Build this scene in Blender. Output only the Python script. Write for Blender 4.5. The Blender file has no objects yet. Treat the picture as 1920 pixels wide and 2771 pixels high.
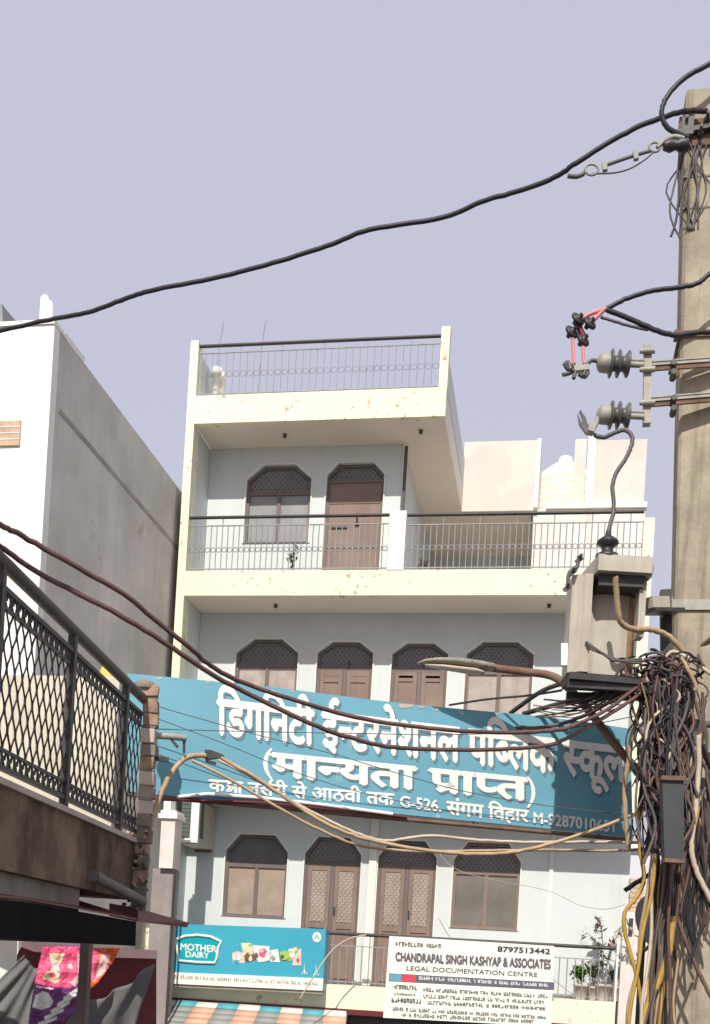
import bpy, bmesh, math, random
from mathutils import Vector, Matrix
random.seed(7)
R = math.radians
S = bpy.context.scene
COL = S.collection

# ------------------------------------------------------------------ camera, sky, sun, exposure
YAW, ROLL, FPX, HY = -0.1746, 0.0586, 2898.7, 2601.7      # measured from the photo's vanishing lines (1920x2771 frame)
CAM = Vector((0, -15.6, 3.8))
fwd = Vector((math.sin(YAW), math.cos(YAW), 0)); rg0 = Vector((math.cos(YAW), -math.sin(YAW), 0)); up0 = Vector((0, 0, 1))
rgt = math.cos(ROLL) * rg0 + math.sin(ROLL) * up0
upv = math.cos(ROLL) * up0 - math.sin(ROLL) * rg0
cd = bpy.data.cameras.new('camera'); cam = bpy.data.objects.new('camera', cd); COL.objects.link(cam)
m = Matrix.Identity(4)
for i in range(3):
    m[i][0] = rgt[i]; m[i][1] = upv[i]; m[i][2] = -fwd[i]; m[i][3] = CAM[i]
cam.matrix_world = m
cd.sensor_fit = 'VERTICAL'; cd.sensor_height = 36; cd.lens = FPX / 2771 * 36
cd.shift_y = (HY - 1385.5) / 2771; cd.clip_start = 0.1; cd.clip_end = 2000
S.camera = cam

SUN_EL, SUN_AZ = R(44.5), R(180)
w = bpy.data.worlds.new('World'); S.world = w; w.use_nodes = True
nt = w.node_tree; bg = nt.nodes['Background']
sky = nt.nodes.new('ShaderNodeTexSky'); sky.sky_type = 'NISHITA'; sky.sun_disc = False
sky.sun_elevation = SUN_EL; sky.sun_rotation = SUN_AZ; sky.dust_density = 4; sky.air_density = 1.2
mx = nt.nodes.new('ShaderNodeMix'); mx.data_type = 'RGBA'; mx.inputs[0].default_value = 0.86
mx.inputs[7].default_value = (4.25, 4.2, 5.1, 1)            # even lilac-grey city haze over the sky
nt.links.new(sky.outputs[0], mx.inputs[6]); nt.links.new(mx.outputs[2], bg.inputs[0]); bg.inputs[1].default_value = 0.1
sl = bpy.data.lights.new('sun', 'SUN'); sl.energy = 3.15; sl.angle = R(0.6); sl.color = (1, 0.95, 0.86)
so = bpy.data.objects.new('sun', sl); so.rotation_euler = (R(90) - SUN_EL, 0, 0); so.location = (0, -20, 30); COL.objects.link(so)
S.view_settings.view_transform = 'Standard'; S.view_settings.look = 'None'; S.view_settings.gamma = 1
S.view_settings.exposure = 0.55

# ------------------------------------------------------------------ measuring helpers (photo frame -> world)
def ray(u, v): return rgt * ((u - 960) / FPX) + upv * ((HY - v) / FPX) + fwd
def P(u, v, t): return CAM + ray(u, v) * t
def PY(u, v, Y=0.0):
    d = ray(u, v); return CAM + d * ((Y - CAM.y) / d.y)
def PX(u, v, X):
    d = ray(u, v); return CAM + d * ((X - CAM.x) / d.x)
class Plane:
    def __init__(s, a, b, c):
        s.o = a; s.n = (b - a).cross(c - a).normalized()
        if s.n.dot(CAM - a) < 0: s.n = -s.n
    def at(s, u, v, off=0.0):
        d = ray(u, v); return CAM + d * ((s.o - CAM).dot(s.n) / d.dot(s.n)) + s.n * off

# ------------------------------------------------------------------ materials
def mat(name, col, rough=0.8, var=0.12, vs=2.5, bump=0.15, bs=60, spots=None, streak=0.0, sscale=(7, 7, 0.5), metal=0.0, spec=0.4, streakcol=None):
    M = bpy.data.materials.new(name); M.use_nodes = True
    n = M.node_tree.nodes; L = M.node_tree.links; b = n['Principled BSDF']
    b.inputs['Roughness'].default_value = rough; b.inputs['Metallic'].default_value = metal
    b.inputs['Specular IOR Level'].default_value = spec
    g = n.new('ShaderNodeNewGeometry')
    def noise(scale, detail=5, vec=None):
        x = n.new('ShaderNodeTexNoise'); x.inputs['Scale'].default_value = scale; x.inputs['Detail'].default_value = detail
        x.inputs['Roughness'].default_value = 0.62
        L.new(vec or g.outputs['Position'], x.inputs['Vector']); return x.outputs['Fac']
    def rng(src, a, b_, c, d):
        r = n.new('ShaderNodeMapRange'); L.new(src, r.inputs[0])
        for i, q in enumerate((a, b_, c, d)): r.inputs[i + 1].default_value = q
        return r.outputs[0]
    rgb = n.new('ShaderNodeRGB'); rgb.outputs[0].default_value = (*col, 1); cur = rgb.outputs[0]
    vm = n.new('ShaderNodeVectorMath'); vm.operation = 'SCALE'; L.new(cur, vm.inputs[0])
    L.new(rng(noise(vs), 0.3, 0.7, 1 - var, 1 + var), vm.inputs['Scale']); cur = vm.outputs[0]
    def mixto(cur, fac, c):
        q = n.new('ShaderNodeMix'); q.data_type = 'RGBA'; L.new(fac, q.inputs[0]); L.new(cur, q.inputs[6]); q.inputs[7].default_value = (*c, 1)
        return q.outputs[2]
    if streak:
        mp = n.new('ShaderNodeMapping'); mp.inputs['Scale'].default_value = sscale; L.new(g.outputs['Position'], mp.inputs['Vector'])
        cur = mixto(cur, rng(noise(1.0, 6, mp.outputs[0]), 0.48, 0.75, 0, streak), streakcol or tuple(x * 0.4 for x in col))
    if spots:
        sc, th, c = spots[:3]; fac = rng(noise(sc, 7), th, th + 0.03, 0, 0.85)
        if len(spots) > 3:                     # flaking comes in clusters
            mu = n.new('ShaderNodeMath'); mu.operation = 'MULTIPLY'; L.new(fac, mu.inputs[0]); L.new(rng(noise(spots[3], 3), 0.47, 0.56, 0, 1), mu.inputs[1]); fac = mu.outputs[0]
        cur = mixto(cur, fac, c)
    L.new(cur, b.inputs['Base Color'])
    if bump:
        bp = n.new('ShaderNodeBump'); bp.inputs['Strength'].default_value = bump; bp.inputs['Distance'].default_value = 0.01
        L.new(noise(bs, 6), bp.inputs['Height']); L.new(bp.outputs[0], b.inputs['Normal'])
    return M
M = {}
M['cream'] = mat('cream_paint', (0.8, 0.79, 0.6), 0.75, 0.05, 1.2, 0.12, 50, spots=(9, 0.585, (0.42, 0.31, 0.21), 0.9), streak=0.12, streakcol=(0.6, 0.52, 0.36))
M['soffit'] = mat('soffit_paint', (0.8, 0.735, 0.645), 0.85, 0.06, 0.9, 0.1)
M['wall'] = mat('pale_wall_paint', (0.61, 0.652, 0.645), 0.85, 0.06, 0.8, 0.1, 40, streak=0.22, streakcol=(0.5, 0.5, 0.46), spots=(4, 0.70, (0.56, 0.57, 0.55)))
M['white'] = mat('white_paint', (0.84, 0.83, 0.78), 0.75, 0.05, 1.5, 0.12, streak=0.08)
M['pink_white'] = mat('weathered_white', (0.72, 0.67, 0.63), 0.8, 0.10, 3.0, 0.2, streak=0.5, streakcol=(0.5, 0.33, 0.29))
M['panel'] = mat('cream_plaster', (0.64, 0.6, 0.54), 0.85, 0.10, 1.6, 0.2, spots=(5, 0.68, (0.52, 0.43, 0.36)))
M['cement'] = mat('bare_cement', (0.59, 0.56, 0.52), 0.9, 0.24, 0.7, 0.4, 25, streak=0.3, streakcol=(0.42, 0.385, 0.35), spots=(1.3, 0.64, (0.50, 0.43, 0.37)))
M['joint'] = mat('cement_joint', (0.36, 0.33, 0.295), 0.9, 0.25, 2)
M['brickfill'] = mat('brick_infill', (0.55, 0.40, 0.29), 0.9, 0.2, 8, 0.4)
M['brick'] = mat('rough_brick', (0.31, 0.21, 0.15), 0.95, 0.45, 9, 0.6, 30)
M['brownwood'] = mat('brown_painted_wood', (0.235, 0.165, 0.135), 0.6, 0.14, 3, 0.15, streak=0.25)
M['darkframe'] = mat('dark_frame', (0.16, 0.125, 0.115), 0.6, 0.1)
M['trim'] = mat('light_window_trim', (0.72, 0.72, 0.66), 0.8, 0.05)
M['glass'] = mat('dusty_glass', (0.20, 0.18, 0.16), 0.15, 0.25, 1.5, 0, spec=0.7)
M['net'] = mat('grey_insect_net', (0.27, 0.27, 0.28), 0.6, 0.15, 2, 0.1)
M['curtain'] = mat('faded_curtain', (0.42, 0.36, 0.33), 0.8, 0.15, 6, 0.1, streak=0.5)
M['lattice'] = mat('grille_grey', (0.29, 0.275, 0.275), 0.6, 0.1)
M['mesh_dark'] = mat('dark_net', (0.15, 0.142, 0.145), 0.7, 0.2, 3, 0)
M['tanmesh'] = mat('tan_net', (0.34, 0.26, 0.205), 0.7, 0.15, 4, 0)
M['iron'] = mat('black_iron', (0.048, 0.043, 0.041), 0.5, 0.3, 10, 0.1)
M['rail'] = mat('grey_rail', (0.29, 0.29, 0.295), 0.55, 0.2, 6, 0)
M['railwhite'] = mat('pale_rail', (0.42, 0.42, 0.42), 0.55, 0.2, 6, 0)
M['steel'] = mat('galvanised_steel', (0.34, 0.33, 0.285), 0.6, 0.25, 9, 0.2, 40, streak=0.4, metal=0.1)
M['rust'] = mat('rusty_steel', (0.17, 0.10, 0.07), 0.8, 0.35, 8, 0.3)
M['teal'] = mat('teal_sign_paint', (0.125, 0.335, 0.43), 0.6, 0.13, 1.1, 0.35, 3.5, spots=(9, 0.70, (0.5, 0.52, 0.48)), streak=0.3, streakcol=(0.18, 0.32, 0.37))
M['dairyteal'] = mat('aqua_sign_face', (0.05, 0.36, 0.49), 0.4, 0.06, 1.0, 0)
M['badge'] = mat('deep_aqua', (0.0, 0.36, 0.42), 0.4, 0.03, 1.0, 0)
M['letter'] = mat('white_lettering', (0.76, 0.76, 0.71), 0.6, 0.06, 8, 0)
M['lettershade'] = mat('grey_letter_shade', (0.12, 0.19, 0.24), 0.6, 0.1, 8, 0)
M['ink'] = mat('black_ink', (0.05, 0.05, 0.055), 0.6, 0.15, 10, 0)
M['inkgrey'] = mat('grey_ink', (0.13, 0.12, 0.135), 0.6, 0.15, 10, 0)
M['signwhite'] = mat('white_sign_face', (0.83, 0.81, 0.72), 0.5, 0.04, 2, 0)
M['band'] = mat('slate_band', (0.12, 0.12, 0.16), 0.5, 0.1, 4, 0)
M['red'] = mat('red_print', (0.62, 0.06, 0.10), 0.5, 0.08, 4, 0)
M['pink'] = mat('pink_print', (0.80, 0.10, 0.22), 0.5, 0.08, 4, 0.05)
M['orange'] = mat('orange_red_print', (0.80, 0.14, 0.04), 0.5, 0.08, 4, 0)
M['purple'] = mat('purple_print', (0.18, 0.05, 0.20), 0.5, 0.15, 4, 0)
M['palepink'] = mat('pale_pink_print', (0.82, 0.55, 0.52), 0.5, 0.1, 6, 0)
M['creamprint'] = mat('cream_print', (0.80, 0.66, 0.42), 0.5, 0.1, 6, 0)
M['lime'] = mat('lime_print', (0.35, 0.50, 0.10), 0.5, 0.1, 6, 0)
M['choc'] = mat('chocolate_print', (0.18, 0.09, 0.05), 0.5, 0.1, 6, 0)
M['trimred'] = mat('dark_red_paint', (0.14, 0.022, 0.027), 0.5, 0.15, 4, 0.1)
M['tarp'] = mat('grey_tarpaulin', (0.15, 0.148, 0.145), 0.85, 0.2, 2, 0.3, 12, streak=0.25)
M['salmon'] = mat('salmon_canvas', (0.72, 0.40, 0.28), 0.8, 0.06, 2, 0.1)
M['greycanvas'] = mat('grey_canvas', (0.3, 0.31, 0.29), 0.8, 0.06, 2, 0.1)
M['whitecanvas'] = mat('white_canvas', (0.80, 0.76, 0.66), 0.8, 0.05, 2, 0.1)
M['tealcanvas'] = mat('teal_canvas', (0.10, 0.40, 0.47), 0.8, 0.06, 2, 0.1)
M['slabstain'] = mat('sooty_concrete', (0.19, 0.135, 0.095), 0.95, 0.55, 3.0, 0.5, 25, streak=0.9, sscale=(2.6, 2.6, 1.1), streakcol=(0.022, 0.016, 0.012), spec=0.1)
M['beam'] = mat('dirty_beam', (0.24, 0.21, 0.17), 0.9, 0.3, 3, 0.3, streak=0.4)
M['edge'] = mat('pale_tile_edge', (0.5, 0.42, 0.35), 0.8, 0.15, 5, 0.1)
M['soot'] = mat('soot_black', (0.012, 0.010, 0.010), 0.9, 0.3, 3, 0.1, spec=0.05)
M['pipegrey'] = mat('grey_pvc', (0.14, 0.125, 0.115), 0.6, 0.25, 4, 0.2, streak=0.4)
M['pole'] = mat('pole_concrete', (0.36, 0.315, 0.235), 0.9, 0.22, 5, 0.5, 28, spots=(14, 0.66, (0.24, 0.19, 0.13)), streak=0.9, sscale=(13, 13, 0.7), streakcol=(0.14, 0.095, 0.06))
M['tank'] = mat('transformer_paint', (0.45, 0.42, 0.35), 0.6, 0.14, 4, 0.15, streak=0.65, streakcol=(0.22, 0.13, 0.07))
M['tankrust'] = mat('transformer_rust', (0.30, 0.18, 0.10), 0.8, 0.3, 6, 0.2)
M['porcelain'] = mat('brown_porcelain', (0.035, 0.03, 0.033), 0.45, 0.1, 5, 0)
M['porcgrey'] = mat('grey_porcelain', (0.10, 0.095, 0.09), 0.35, 0.2, 12, 0)
M['blackcable'] = mat('black_cable', (0.022, 0.022, 0.027), 0.5, 0.2, 10, 0)
M['browncable'] = mat('brown_cable', (0.125, 0.07, 0.06), 0.6, 0.3, 8, 0)
M['tancable'] = mat('tan_cable', (0.42, 0.30, 0.18), 0.6, 0.25, 6, 0)
M['yellowcable'] = mat('ochre_cable', (0.42, 0.27, 0.055), 0.6, 0.25, 6, 0)
M['whitecable'] = mat('pale_cable', (0.5, 0.42, 0.33), 0.6, 0.2, 6, 0)
M['greycable'] = mat('grey_cable', (0.1, 0.09, 0.085), 0.6, 0.2, 6, 0)
M['pinkcable'] = mat('pink_cable', (0.62, 0.24, 0.22), 0.6, 0.15, 6, 0)
M['conduit'] = mat('dark_conduit', (0.055, 0.057, 0.06), 0.6, 0.2, 3, 0.1, streak=0.2)
M['lamp'] = mat('lamp_housing', (0.27, 0.245, 0.21), 0.7, 0.3, 14, 0.3, spots=(30, 0.58, (0.14, 0.11, 0.085)))
M['acbody'] = mat('ac_body', (0.55, 0.50, 0.41), 0.55, 0.08, 3, 0.05)
M['acdark'] = mat('ac_grille', (0.10, 0.12, 0.11), 0.5, 0.1, 3, 0)
M['leaf'] = mat('dark_leaf', (0.06, 0.09, 0.035), 0.6, 0.4, 20, 0)
M['leafbright'] = mat('bright_leaf', (0.14, 0.27, 0.03), 0.6, 0.4, 20, 0)
M['dryleaf'] = mat('dry_leaf', (0.30, 0.23, 0.18), 0.7, 0.35, 20, 0)
M['pot'] = mat('pale_pot', (0.50, 0.46, 0.40), 0.8, 0.1, 6, 0.1)
M['darkpot'] = mat('dark_pot', (0.07, 0.07, 0.06), 0.6, 0.1, 6, 0.1)
M['yellow'] = mat('yellow_plastic', (0.80, 0.50, 0.10), 0.5, 0.06, 6, 0)
M['tankcream'] = mat('cream_plastic_tank', (0.84, 0.8, 0.62), 0.5, 0.05, 3, 0)
M['dish'] = mat('dish_grey', (0.16, 0.16, 0.165), 0.5, 0.15, 4, 0)
M['lavender'] = mat('lavender_white_wall', (0.62, 0.61, 0.66), 0.85, 0.06, 1, 0.1)
M['asphalt'] = mat('asphalt', (0.06, 0.058, 0.055), 0.9, 0.2, 2, 0.3)
M['earth'] = mat('dusty_ground', (0.17, 0.15, 0.125), 0.95, 0.15, 0.6, 0.3)
M['shutter'] = mat('shop_shutter', (0.12, 0.115, 0.12), 0.6, 0.15, 3, 0.1)
M['floor'] = mat('terrazzo_floor', (0.52, 0.47, 0.41), 0.6, 0.15, 6, 0.1)
M['handrail'] = mat('weathered_handrail', (0.10, 0.075, 0.065), 0.6, 0.3, 5, 0.2)
M['creamwall'] = mat('tan_plaster', (0.62, 0.57, 0.46), 0.9, 0.12, 2, 0.2, streak=0.3)
M['shadegrey'] = mat('shaded_grey', (0.30, 0.265, 0.255), 0.9, 0.15, 3, 0.2, streak=0.3)  # shade on the meter pillar's lower shaft, put into the colour as darker grey
M['tin'] = mat('grey_tin', (0.24, 0.25, 0.26), 0.6, 0.1, 3, 0.1)

# ------------------------------------------------------------------ mesh helpers
U = 1.0
class MB:
    def __init__(s): s.v = []; s.f = []; s.mi = []; s.k = 0; s.sm = []
    def add(s, vs, fs, smooth=False):
        o = len(s.v); s.v += [Vector(x) for x in vs]
        for f in fs: s.f.append([o + i for i in f]); s.mi.append(s.k); s.sm.append(smooth)
        return s
    def box(s, x0, x1, y0, y1, z0, z1):
        v = [(x, y, z) for z in (z0, z1) for y in (y0, y1) for x in (x0, x1)]
        return s.add(v, [(0, 2, 3, 1), (4, 5, 7, 6), (0, 1, 5, 4), (2, 6, 7, 3), (0, 4, 6, 2), (1, 3, 7, 5)])
    def bar(s, a, b, w, h=None, up=(0, 0, 1)):
        a, b = Vector(a), Vector(b); h = (w if h is None else h) * U; w = w * U
        d = (b - a).normalized(); up = Vector(up)
        if abs(d.dot(up)) > 0.98: up = Vector((0, 1, 0))
        sd = d.cross(up).normalized(); u = sd.cross(d)
        v = [p + sd * (w / 2 * i) + u * (h / 2 * j) for p in (a, b) for i, j in ((-1, -1), (1, -1), (1, 1), (-1, 1))]
        return s.add(v, [(0, 1, 2, 3), (7, 6, 5, 4), (0, 4, 5, 1), (1, 5, 6, 2), (2, 6, 7, 3), (3, 7, 4, 0)])
    def prism(s, poly, ext):
        poly = [Vector(p) for p in poly]; ext = Vector(ext); n = len(poly)
        nrm = sum(((poly[i] - poly[0]).cross(poly[(i + 1) % n] - poly[0]) for i in range(1, n - 1)), Vector((0, 0, 0)))
        if nrm.dot(ext) > 0: poly = poly[::-1]
        return s.add(poly + [p + ext for p in poly], [tuple(range(n)), tuple(range(2 * n - 1, n - 1, -1))] +
                     [(i, n + i, n + (i + 1) % n, (i + 1) % n) for i in range(n)])
    def tube(s, pts, r, n=6, r1=None):
        pts = [Vector(p) for p in pts]; N = len(pts); vs = []; prev = None; r = r * U; r1 = None if r1 is None else r1 * U
        for i, p in enumerate(pts):
            d = (pts[min(i + 1, N - 1)] - pts[max(i - 1, 0)]).normalized()
            if prev is None:
                a = Vector((0, 0, 1)) if abs(d.z) < 0.9 else Vector((1, 0, 0)); sd = d.cross(a).normalized()
            else:
                sd = (prev - d * prev.dot(d)); sd = sd.normalized() if sd.length > 1e-6 else d.orthogonal().normalized()
            prev = sd; u = d.cross(sd); rr = r if r1 is None else r + (r1 - r) * i / (N - 1)
            vs += [p + sd * (rr * math.cos(2 * math.pi * j / n)) + u * (rr * math.sin(2 * math.pi * j / n)) for j in range(n)]
        fs = [(i * n + j, i * n + (j + 1) % n, (i + 1) * n + (j + 1) % n, (i + 1) * n + j) for i in range(N - 1) for j in range(n)]
        s.add(vs, fs, True)
        return s.add([vs[j] for j in range(n)] + [vs[(N - 1) * n + j] for j in range(n)], [tuple(range(n))[::-1], tuple(range(n, 2 * n))])
    def lathe(s, o, axis, prof, n=16):        # prof: (distance along axis, radius)
        prof = [(h * U, q * U) for h, q in prof]; o = Vector(o); ax = Vector(axis).normalized(); sd = ax.orthogonal().normalized(); u = ax.cross(sd); vs = []
        for h, r in prof: vs += [o + ax * h + sd * (r * math.cos(2 * math.pi * j / n)) + u * (r * math.sin(2 * math.pi * j / n)) for j in range(n)]
        N = len(prof)
        fs = [(i * n + j, i * n + (j + 1) % n, (i + 1) * n + (j + 1) % n, (i + 1) * n + j) for i in range(N - 1) for j in range(n)]
        s.add(vs, fs, True)
        return s.add([vs[j] for j in range(n)] + [vs[(N - 1) * n + j] for j in range(n)], [tuple(range(n))[::-1], tuple(range(n, 2 * n))])
    def build(s, name, mats, parent=None):
        me = bpy.data.meshes.new(name); org = Vector((0, 0, 0))
        if parent is not None:
            q = parent
            while q: org += q.location; q = q.parent
        me.from_pydata([v - org for v in s.v], [], s.f)
        for mm in (mats if isinstance(mats, (list, tuple)) else [mats]): me.materials.append(mm)
        me.polygons.foreach_set('material_index', s.mi); me.polygons.foreach_set('use_smooth', s.sm)
        me.update()
        bm = bmesh.new(); bm.from_mesh(me); bmesh.ops.recalc_face_normals(bm, faces=bm.faces); bm.to_mesh(me); bm.free()
        o = bpy.data.objects.new(name, me); COL.objects.link(o)
        if parent is not None: o.parent = parent
        return o
def each(name, boxes, m, parent):
    for b in boxes: MB().box(*b).build(name, m, parent)
def tag(o, label, cat, group=None):
    o['label'] = label; o['category'] = cat
    if group: o['group'] = group
    return o
def thing(name, loc, label, cat, group=None):
    o = bpy.data.objects.new(name, None); o.empty_display_size = 0.1; o.location = loc; COL.objects.link(o)
    return tag(o, label, cat, group)
def struct(o): o['kind'] = 'structure'; return o
def kids(o): return [c for c in bpy.data.objects if c.parent == o]
def dup(root, loc, label=None):
    r = root.copy(); COL.objects.link(r); r.location = loc
    if label: r['label'] = label
    for c in kids(root):
        k = c.copy(); COL.objects.link(k); k.parent = r
        for g in kids(c):
            d = g.copy(); COL.objects.link(d); d.parent = k
    return r
def spline(pts, n=6):
    pts = [Vector(p) for p in pts]; out = []
    for i in range(len(pts) - 1):
        p0 = pts[max(i - 1, 0)]; p1 = pts[i]; p2 = pts[i + 1]; p3 = pts[min(i + 2, len(pts) - 1)]
        for k in range(n):
            t = k / n
            out.append(0.5 * ((2 * p1) + (p2 - p0) * t + (2 * p0 - 5 * p1 + 4 * p2 - p3) * t * t + (3 * p1 - p0 - 3 * p2 + p3) * t ** 3))
    return out + [pts[-1]]
def path(pts, t0, t1, n=6):                   # photo-frame polyline, depth running from t0 to t1
    N = len(pts); return spline([P(u, v, t0 + (t1 - t0) * i / (N - 1)) for i, (u, v) in enumerate(pts)], n)

# ------------------------------------------------------------------ lettering helpers
_gc = {}
def glyph(txt):
    if txt not in _gc:
        c = bpy.data.curves.new('glyph', 'FONT'); c.body = txt; c.resolution_u = 3
        o = bpy.data.objects.new('glyph', c); COL.objects.link(o)
        me = o.evaluated_get(bpy.context.evaluated_depsgraph_get()).to_mesh()
        _gc[txt] = ([(v.co.x, v.co.y) for v in me.vertices], [tuple(p.vertices) for p in me.polygons])
        bpy.data.objects.remove(o); bpy.data.curves.remove(c)
    return _gc[txt]
def crop(g, xm):
    bm = bmesh.new(); vs = [bm.verts.new((x, y, 0)) for x, y in g[0]]
    for f in g[1]:
        try: bm.faces.new([vs[i] for i in f])
        except ValueError: pass
    bmesh.ops.bisect_plane(bm, geom=bm.verts[:] + bm.edges[:] + bm.faces[:], plane_co=(xm, 0, 0), plane_no=(1, 0, 0), clear_outer=True)
    bm.verts.index_update()
    r = ([(v.co.x, v.co.y) for v in bm.verts], [tuple(v.index for v in f.verts) for f in bm.faces]); bm.free(); return r
def stroke(pts, w):
    vs = []; fs = []
    for i, (x, y) in enumerate(pts):
        a = pts[max(i - 1, 0)]; b = pts[min(i + 1, len(pts) - 1)]; dx, dy = b[0] - a[0], b[1] - a[1]; l = math.hypot(dx, dy) or 1
        vs += [(x - dy / l * w / 2, y + dx / l * w / 2), (x + dy / l * w / 2, y - dx / l * w / 2)]
        if i: fs.append((2 * i - 2, 2 * i - 1, 2 * i + 1, 2 * i))
    return vs, fs
def join(gs):
    V = []; F = []
    for (v, f), dx, dy in gs:
        o = len(V); V += [(x + dx, y + dy) for x, y in v]; F += [tuple(o + i for i in q) for q in f]
    return V, F
MARKS = 'ेूुंँैृ'
def hindi(tokens):                            # visual-order tokens; 'x-' is a half letter, 'x+' carries the lower r stroke, '^' is the upper r hook
    x = 0.0; gs = []
    for t in tokens:
        if t == ' ': x += 0.28; continue
        if t == '^': gs.append((stroke([(0.02, 0.62), (-0.06, 0.70), (-0.03, 0.80), (0.08, 0.84)], 0.07), x - 0.1, 0)); continue
        if t == 'KSH':
            g = stroke([(0, .60), (.62, .60)], .08); gs.append((g, x, 0)); gs.append((stroke([(.55, .6), (.55, 0)], .09), x, 0))
            gs.append((stroke([(.42, .6), (.2, .5), (.12, .38), (.3, .32), (.42, .25), (.3, .1), (.12, .06), (.28, .3)], .075), x, 0)); gs.append((stroke([(.3, .3), (.55, .3)], .07), x, 0))
            x += 0.62; continue
        g = glyph(t[0]); mxx = max(p[0] for p in glyph(t[0] + 'न')[0]) - max(p[0] for p in glyph('न')[0])
        if t[0] in MARKS: mxx = 0
        if t[0] in MARKS: gs.append((g, x, 0)); continue
        if t.endswith('-'):
            c = mxx * 0.70; gs.append((crop(g, c), x, 0)); x += c
        else:
            gs.append((g, x, 0))
            if t.endswith('+'): gs.append((stroke([(0.44, 0.26), (0.32, 0.14), (0.16, 0.04)], 0.085), x, 0))
            x += mxx - 0.004
    return join(gs), x
def latin(txt):
    g = glyph(txt); return g, max(p[0] for p in g[0])
def lettering(mb, g, box, quad, plane, off, bold=0.0):
    x0, x1, y0, y1 = box; TL, TR, BR, BL = quad      # the text box's corners in the photo frame, laid on a real plane
    shifts = [(0, 0)] if not bold else [(0, 0), (bold, 0), (-bold, 0), (0, bold), (0, -bold)]
    for k, (dx, dy) in enumerate(shifts):
        vs = []
        for x, y in g[0]:
            s = (x + dx - x0) / (x1 - x0); t = (y + dy - y0) / (y1 - y0)
            u = (BL[0] * (1 - s) + BR[0] * s) * (1 - t) + (TL[0] * (1 - s) + TR[0] * s) * t
            v = (BL[1] * (1 - s) + BR[1] * s) * (1 - t) + (TL[1] * (1 - s) + TR[1] * s) * t
            vs.append(plane.at(u, v, off + 0.0004 * k))
        mb.add(vs, g[1])
def scribble(words, h=1.0):                    # rows of tiny strokes for small print that cannot be read in the photo
    V = []; x = 0
    for n in words:
        for _ in range(n):
            k = random.random(); ww = 0.5
            if k < 0.8: V.append((stroke([(0.08, 0), (0.08, h)], 0.14), x, 0))
            if k > 0.25: V.append((stroke([(ww - .1, 0), (ww - .1, h * random.choice((1, .6)))], 0.14), x, 0))
            V.append((stroke([(0, y := random.choice((0.08, .5, .92)) * h), (ww, y)], 0.15), x, 0))
            x += 0.72
        x += 0.6
    return join(V), x

# ================================================================== SETTING: ground and lane
struct(MB().add([(-300, -300, -0.02), (300, -300, -0.02), (300, 300, -0.02), (-300, 300, -0.02)], [(0, 1, 2, 3)]).build('ground', M['earth']))
struct(MB().box(-30, 30, -14, -2.2, -0.3, 0.0).build('road', M['asphalt']))

# ================================================================== MAIN BUILDING
XL, XI, XR = -5.86, -5.73, 1.18
RW = 0.82                                      # depth of the recessed balcony walls
ZR, ZRT, Z3, Z3B, Z2, Z2B, Z1, Z1B = 11.855, 12.28, 9.60, 9.225, 6.50, 6.13, 3.44, 3.06
bld = thing('apartment_building', (-2.3, 0, 0), 'cream and pale grey apartment building with stacked balconies, arched windows and rooftop railing', 'building')
xf = PY(372, 2600, 0).x
xw = PY(1441, 1300, 3.4).x
each('slab_edge', ((XL, XR, 0, 0.12, Z3B, Z3), (XL, -1.89, 0, 0.12, ZR, ZRT), (XL, XR, 0, 0.12, Z2B, Z2), (xf, 1.03, 0, 0.12, Z1B, Z1)), M['cream'], bld)
each('slab', ((XI, XR - .002, 0.122, 6, Z3B + .002, Z3 - .01), (XI, -1.90, 0.122, 3.4, ZR + .002, ZRT - .01), (XI, XR - .15, 0.122, 6, Z2B + .002, Z2 - .01), (xf, 1.02, 0.122, 6, Z1B + .002, Z1 - .01), (XI, xw, 3.402, 7, ZR + .002, ZRT - .01)), M['soffit'], bld)
each('balcony_floor', ((XI, XR - .15, 0.122, 6, Z3 - .008, Z3 - .003), (XI, XR - .15, 0.122, 0.8, Z2 - .008, Z2 - .003), (XI, 1.02, 0.122, 0.8, Z1 - .008, Z1 - .003)), M['floor'], bld)
# side walls and corner posts
each('corner_post', ((XL, XI - .002, 0.001, 0.25, Z2, Z3B), (XL, XI - .002, 0.001, 0.25, Z3, ZR), (XL, XI - .002, 0.001, 0.2, ZRT, 13.13), (PY(1195, 885, 0).x, -1.885, 0.001, 0.16, ZRT, 13.175), (1.03, XR, 0.001, 0.16, Z3, 10.32), (1.03, XR, 0.001, 0.16, Z2, Z3B)), M['cream'], bld)
pm = MB().box(PY(1054, 1400, 0).x, PY(1099, 1400, 0).x, -0.01, 0.16, Z3, 10.47).build('railing_pillar', M['white'], bld)
each('side_wall', ((XL + .002, XI - .004, 0.25, 6, Z1, Z2B), (XL + .002, XI - .004, 0.25, 6, Z2, Z3B), (XL + .002, XI - .004, 0.25, 6, Z3, ZR), (XL + .002, XI - .004, 0.2, 3.4, ZRT, 13.0), (1.035, XR - .004, 0.16, 6, Z2, Z3B), (1.035, XR - .004, RW, 6, Z1, Z2B), (-2.0, -1.893, 0.16, 3.39, ZRT, 12.76)), M['wall'], bld)

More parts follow.
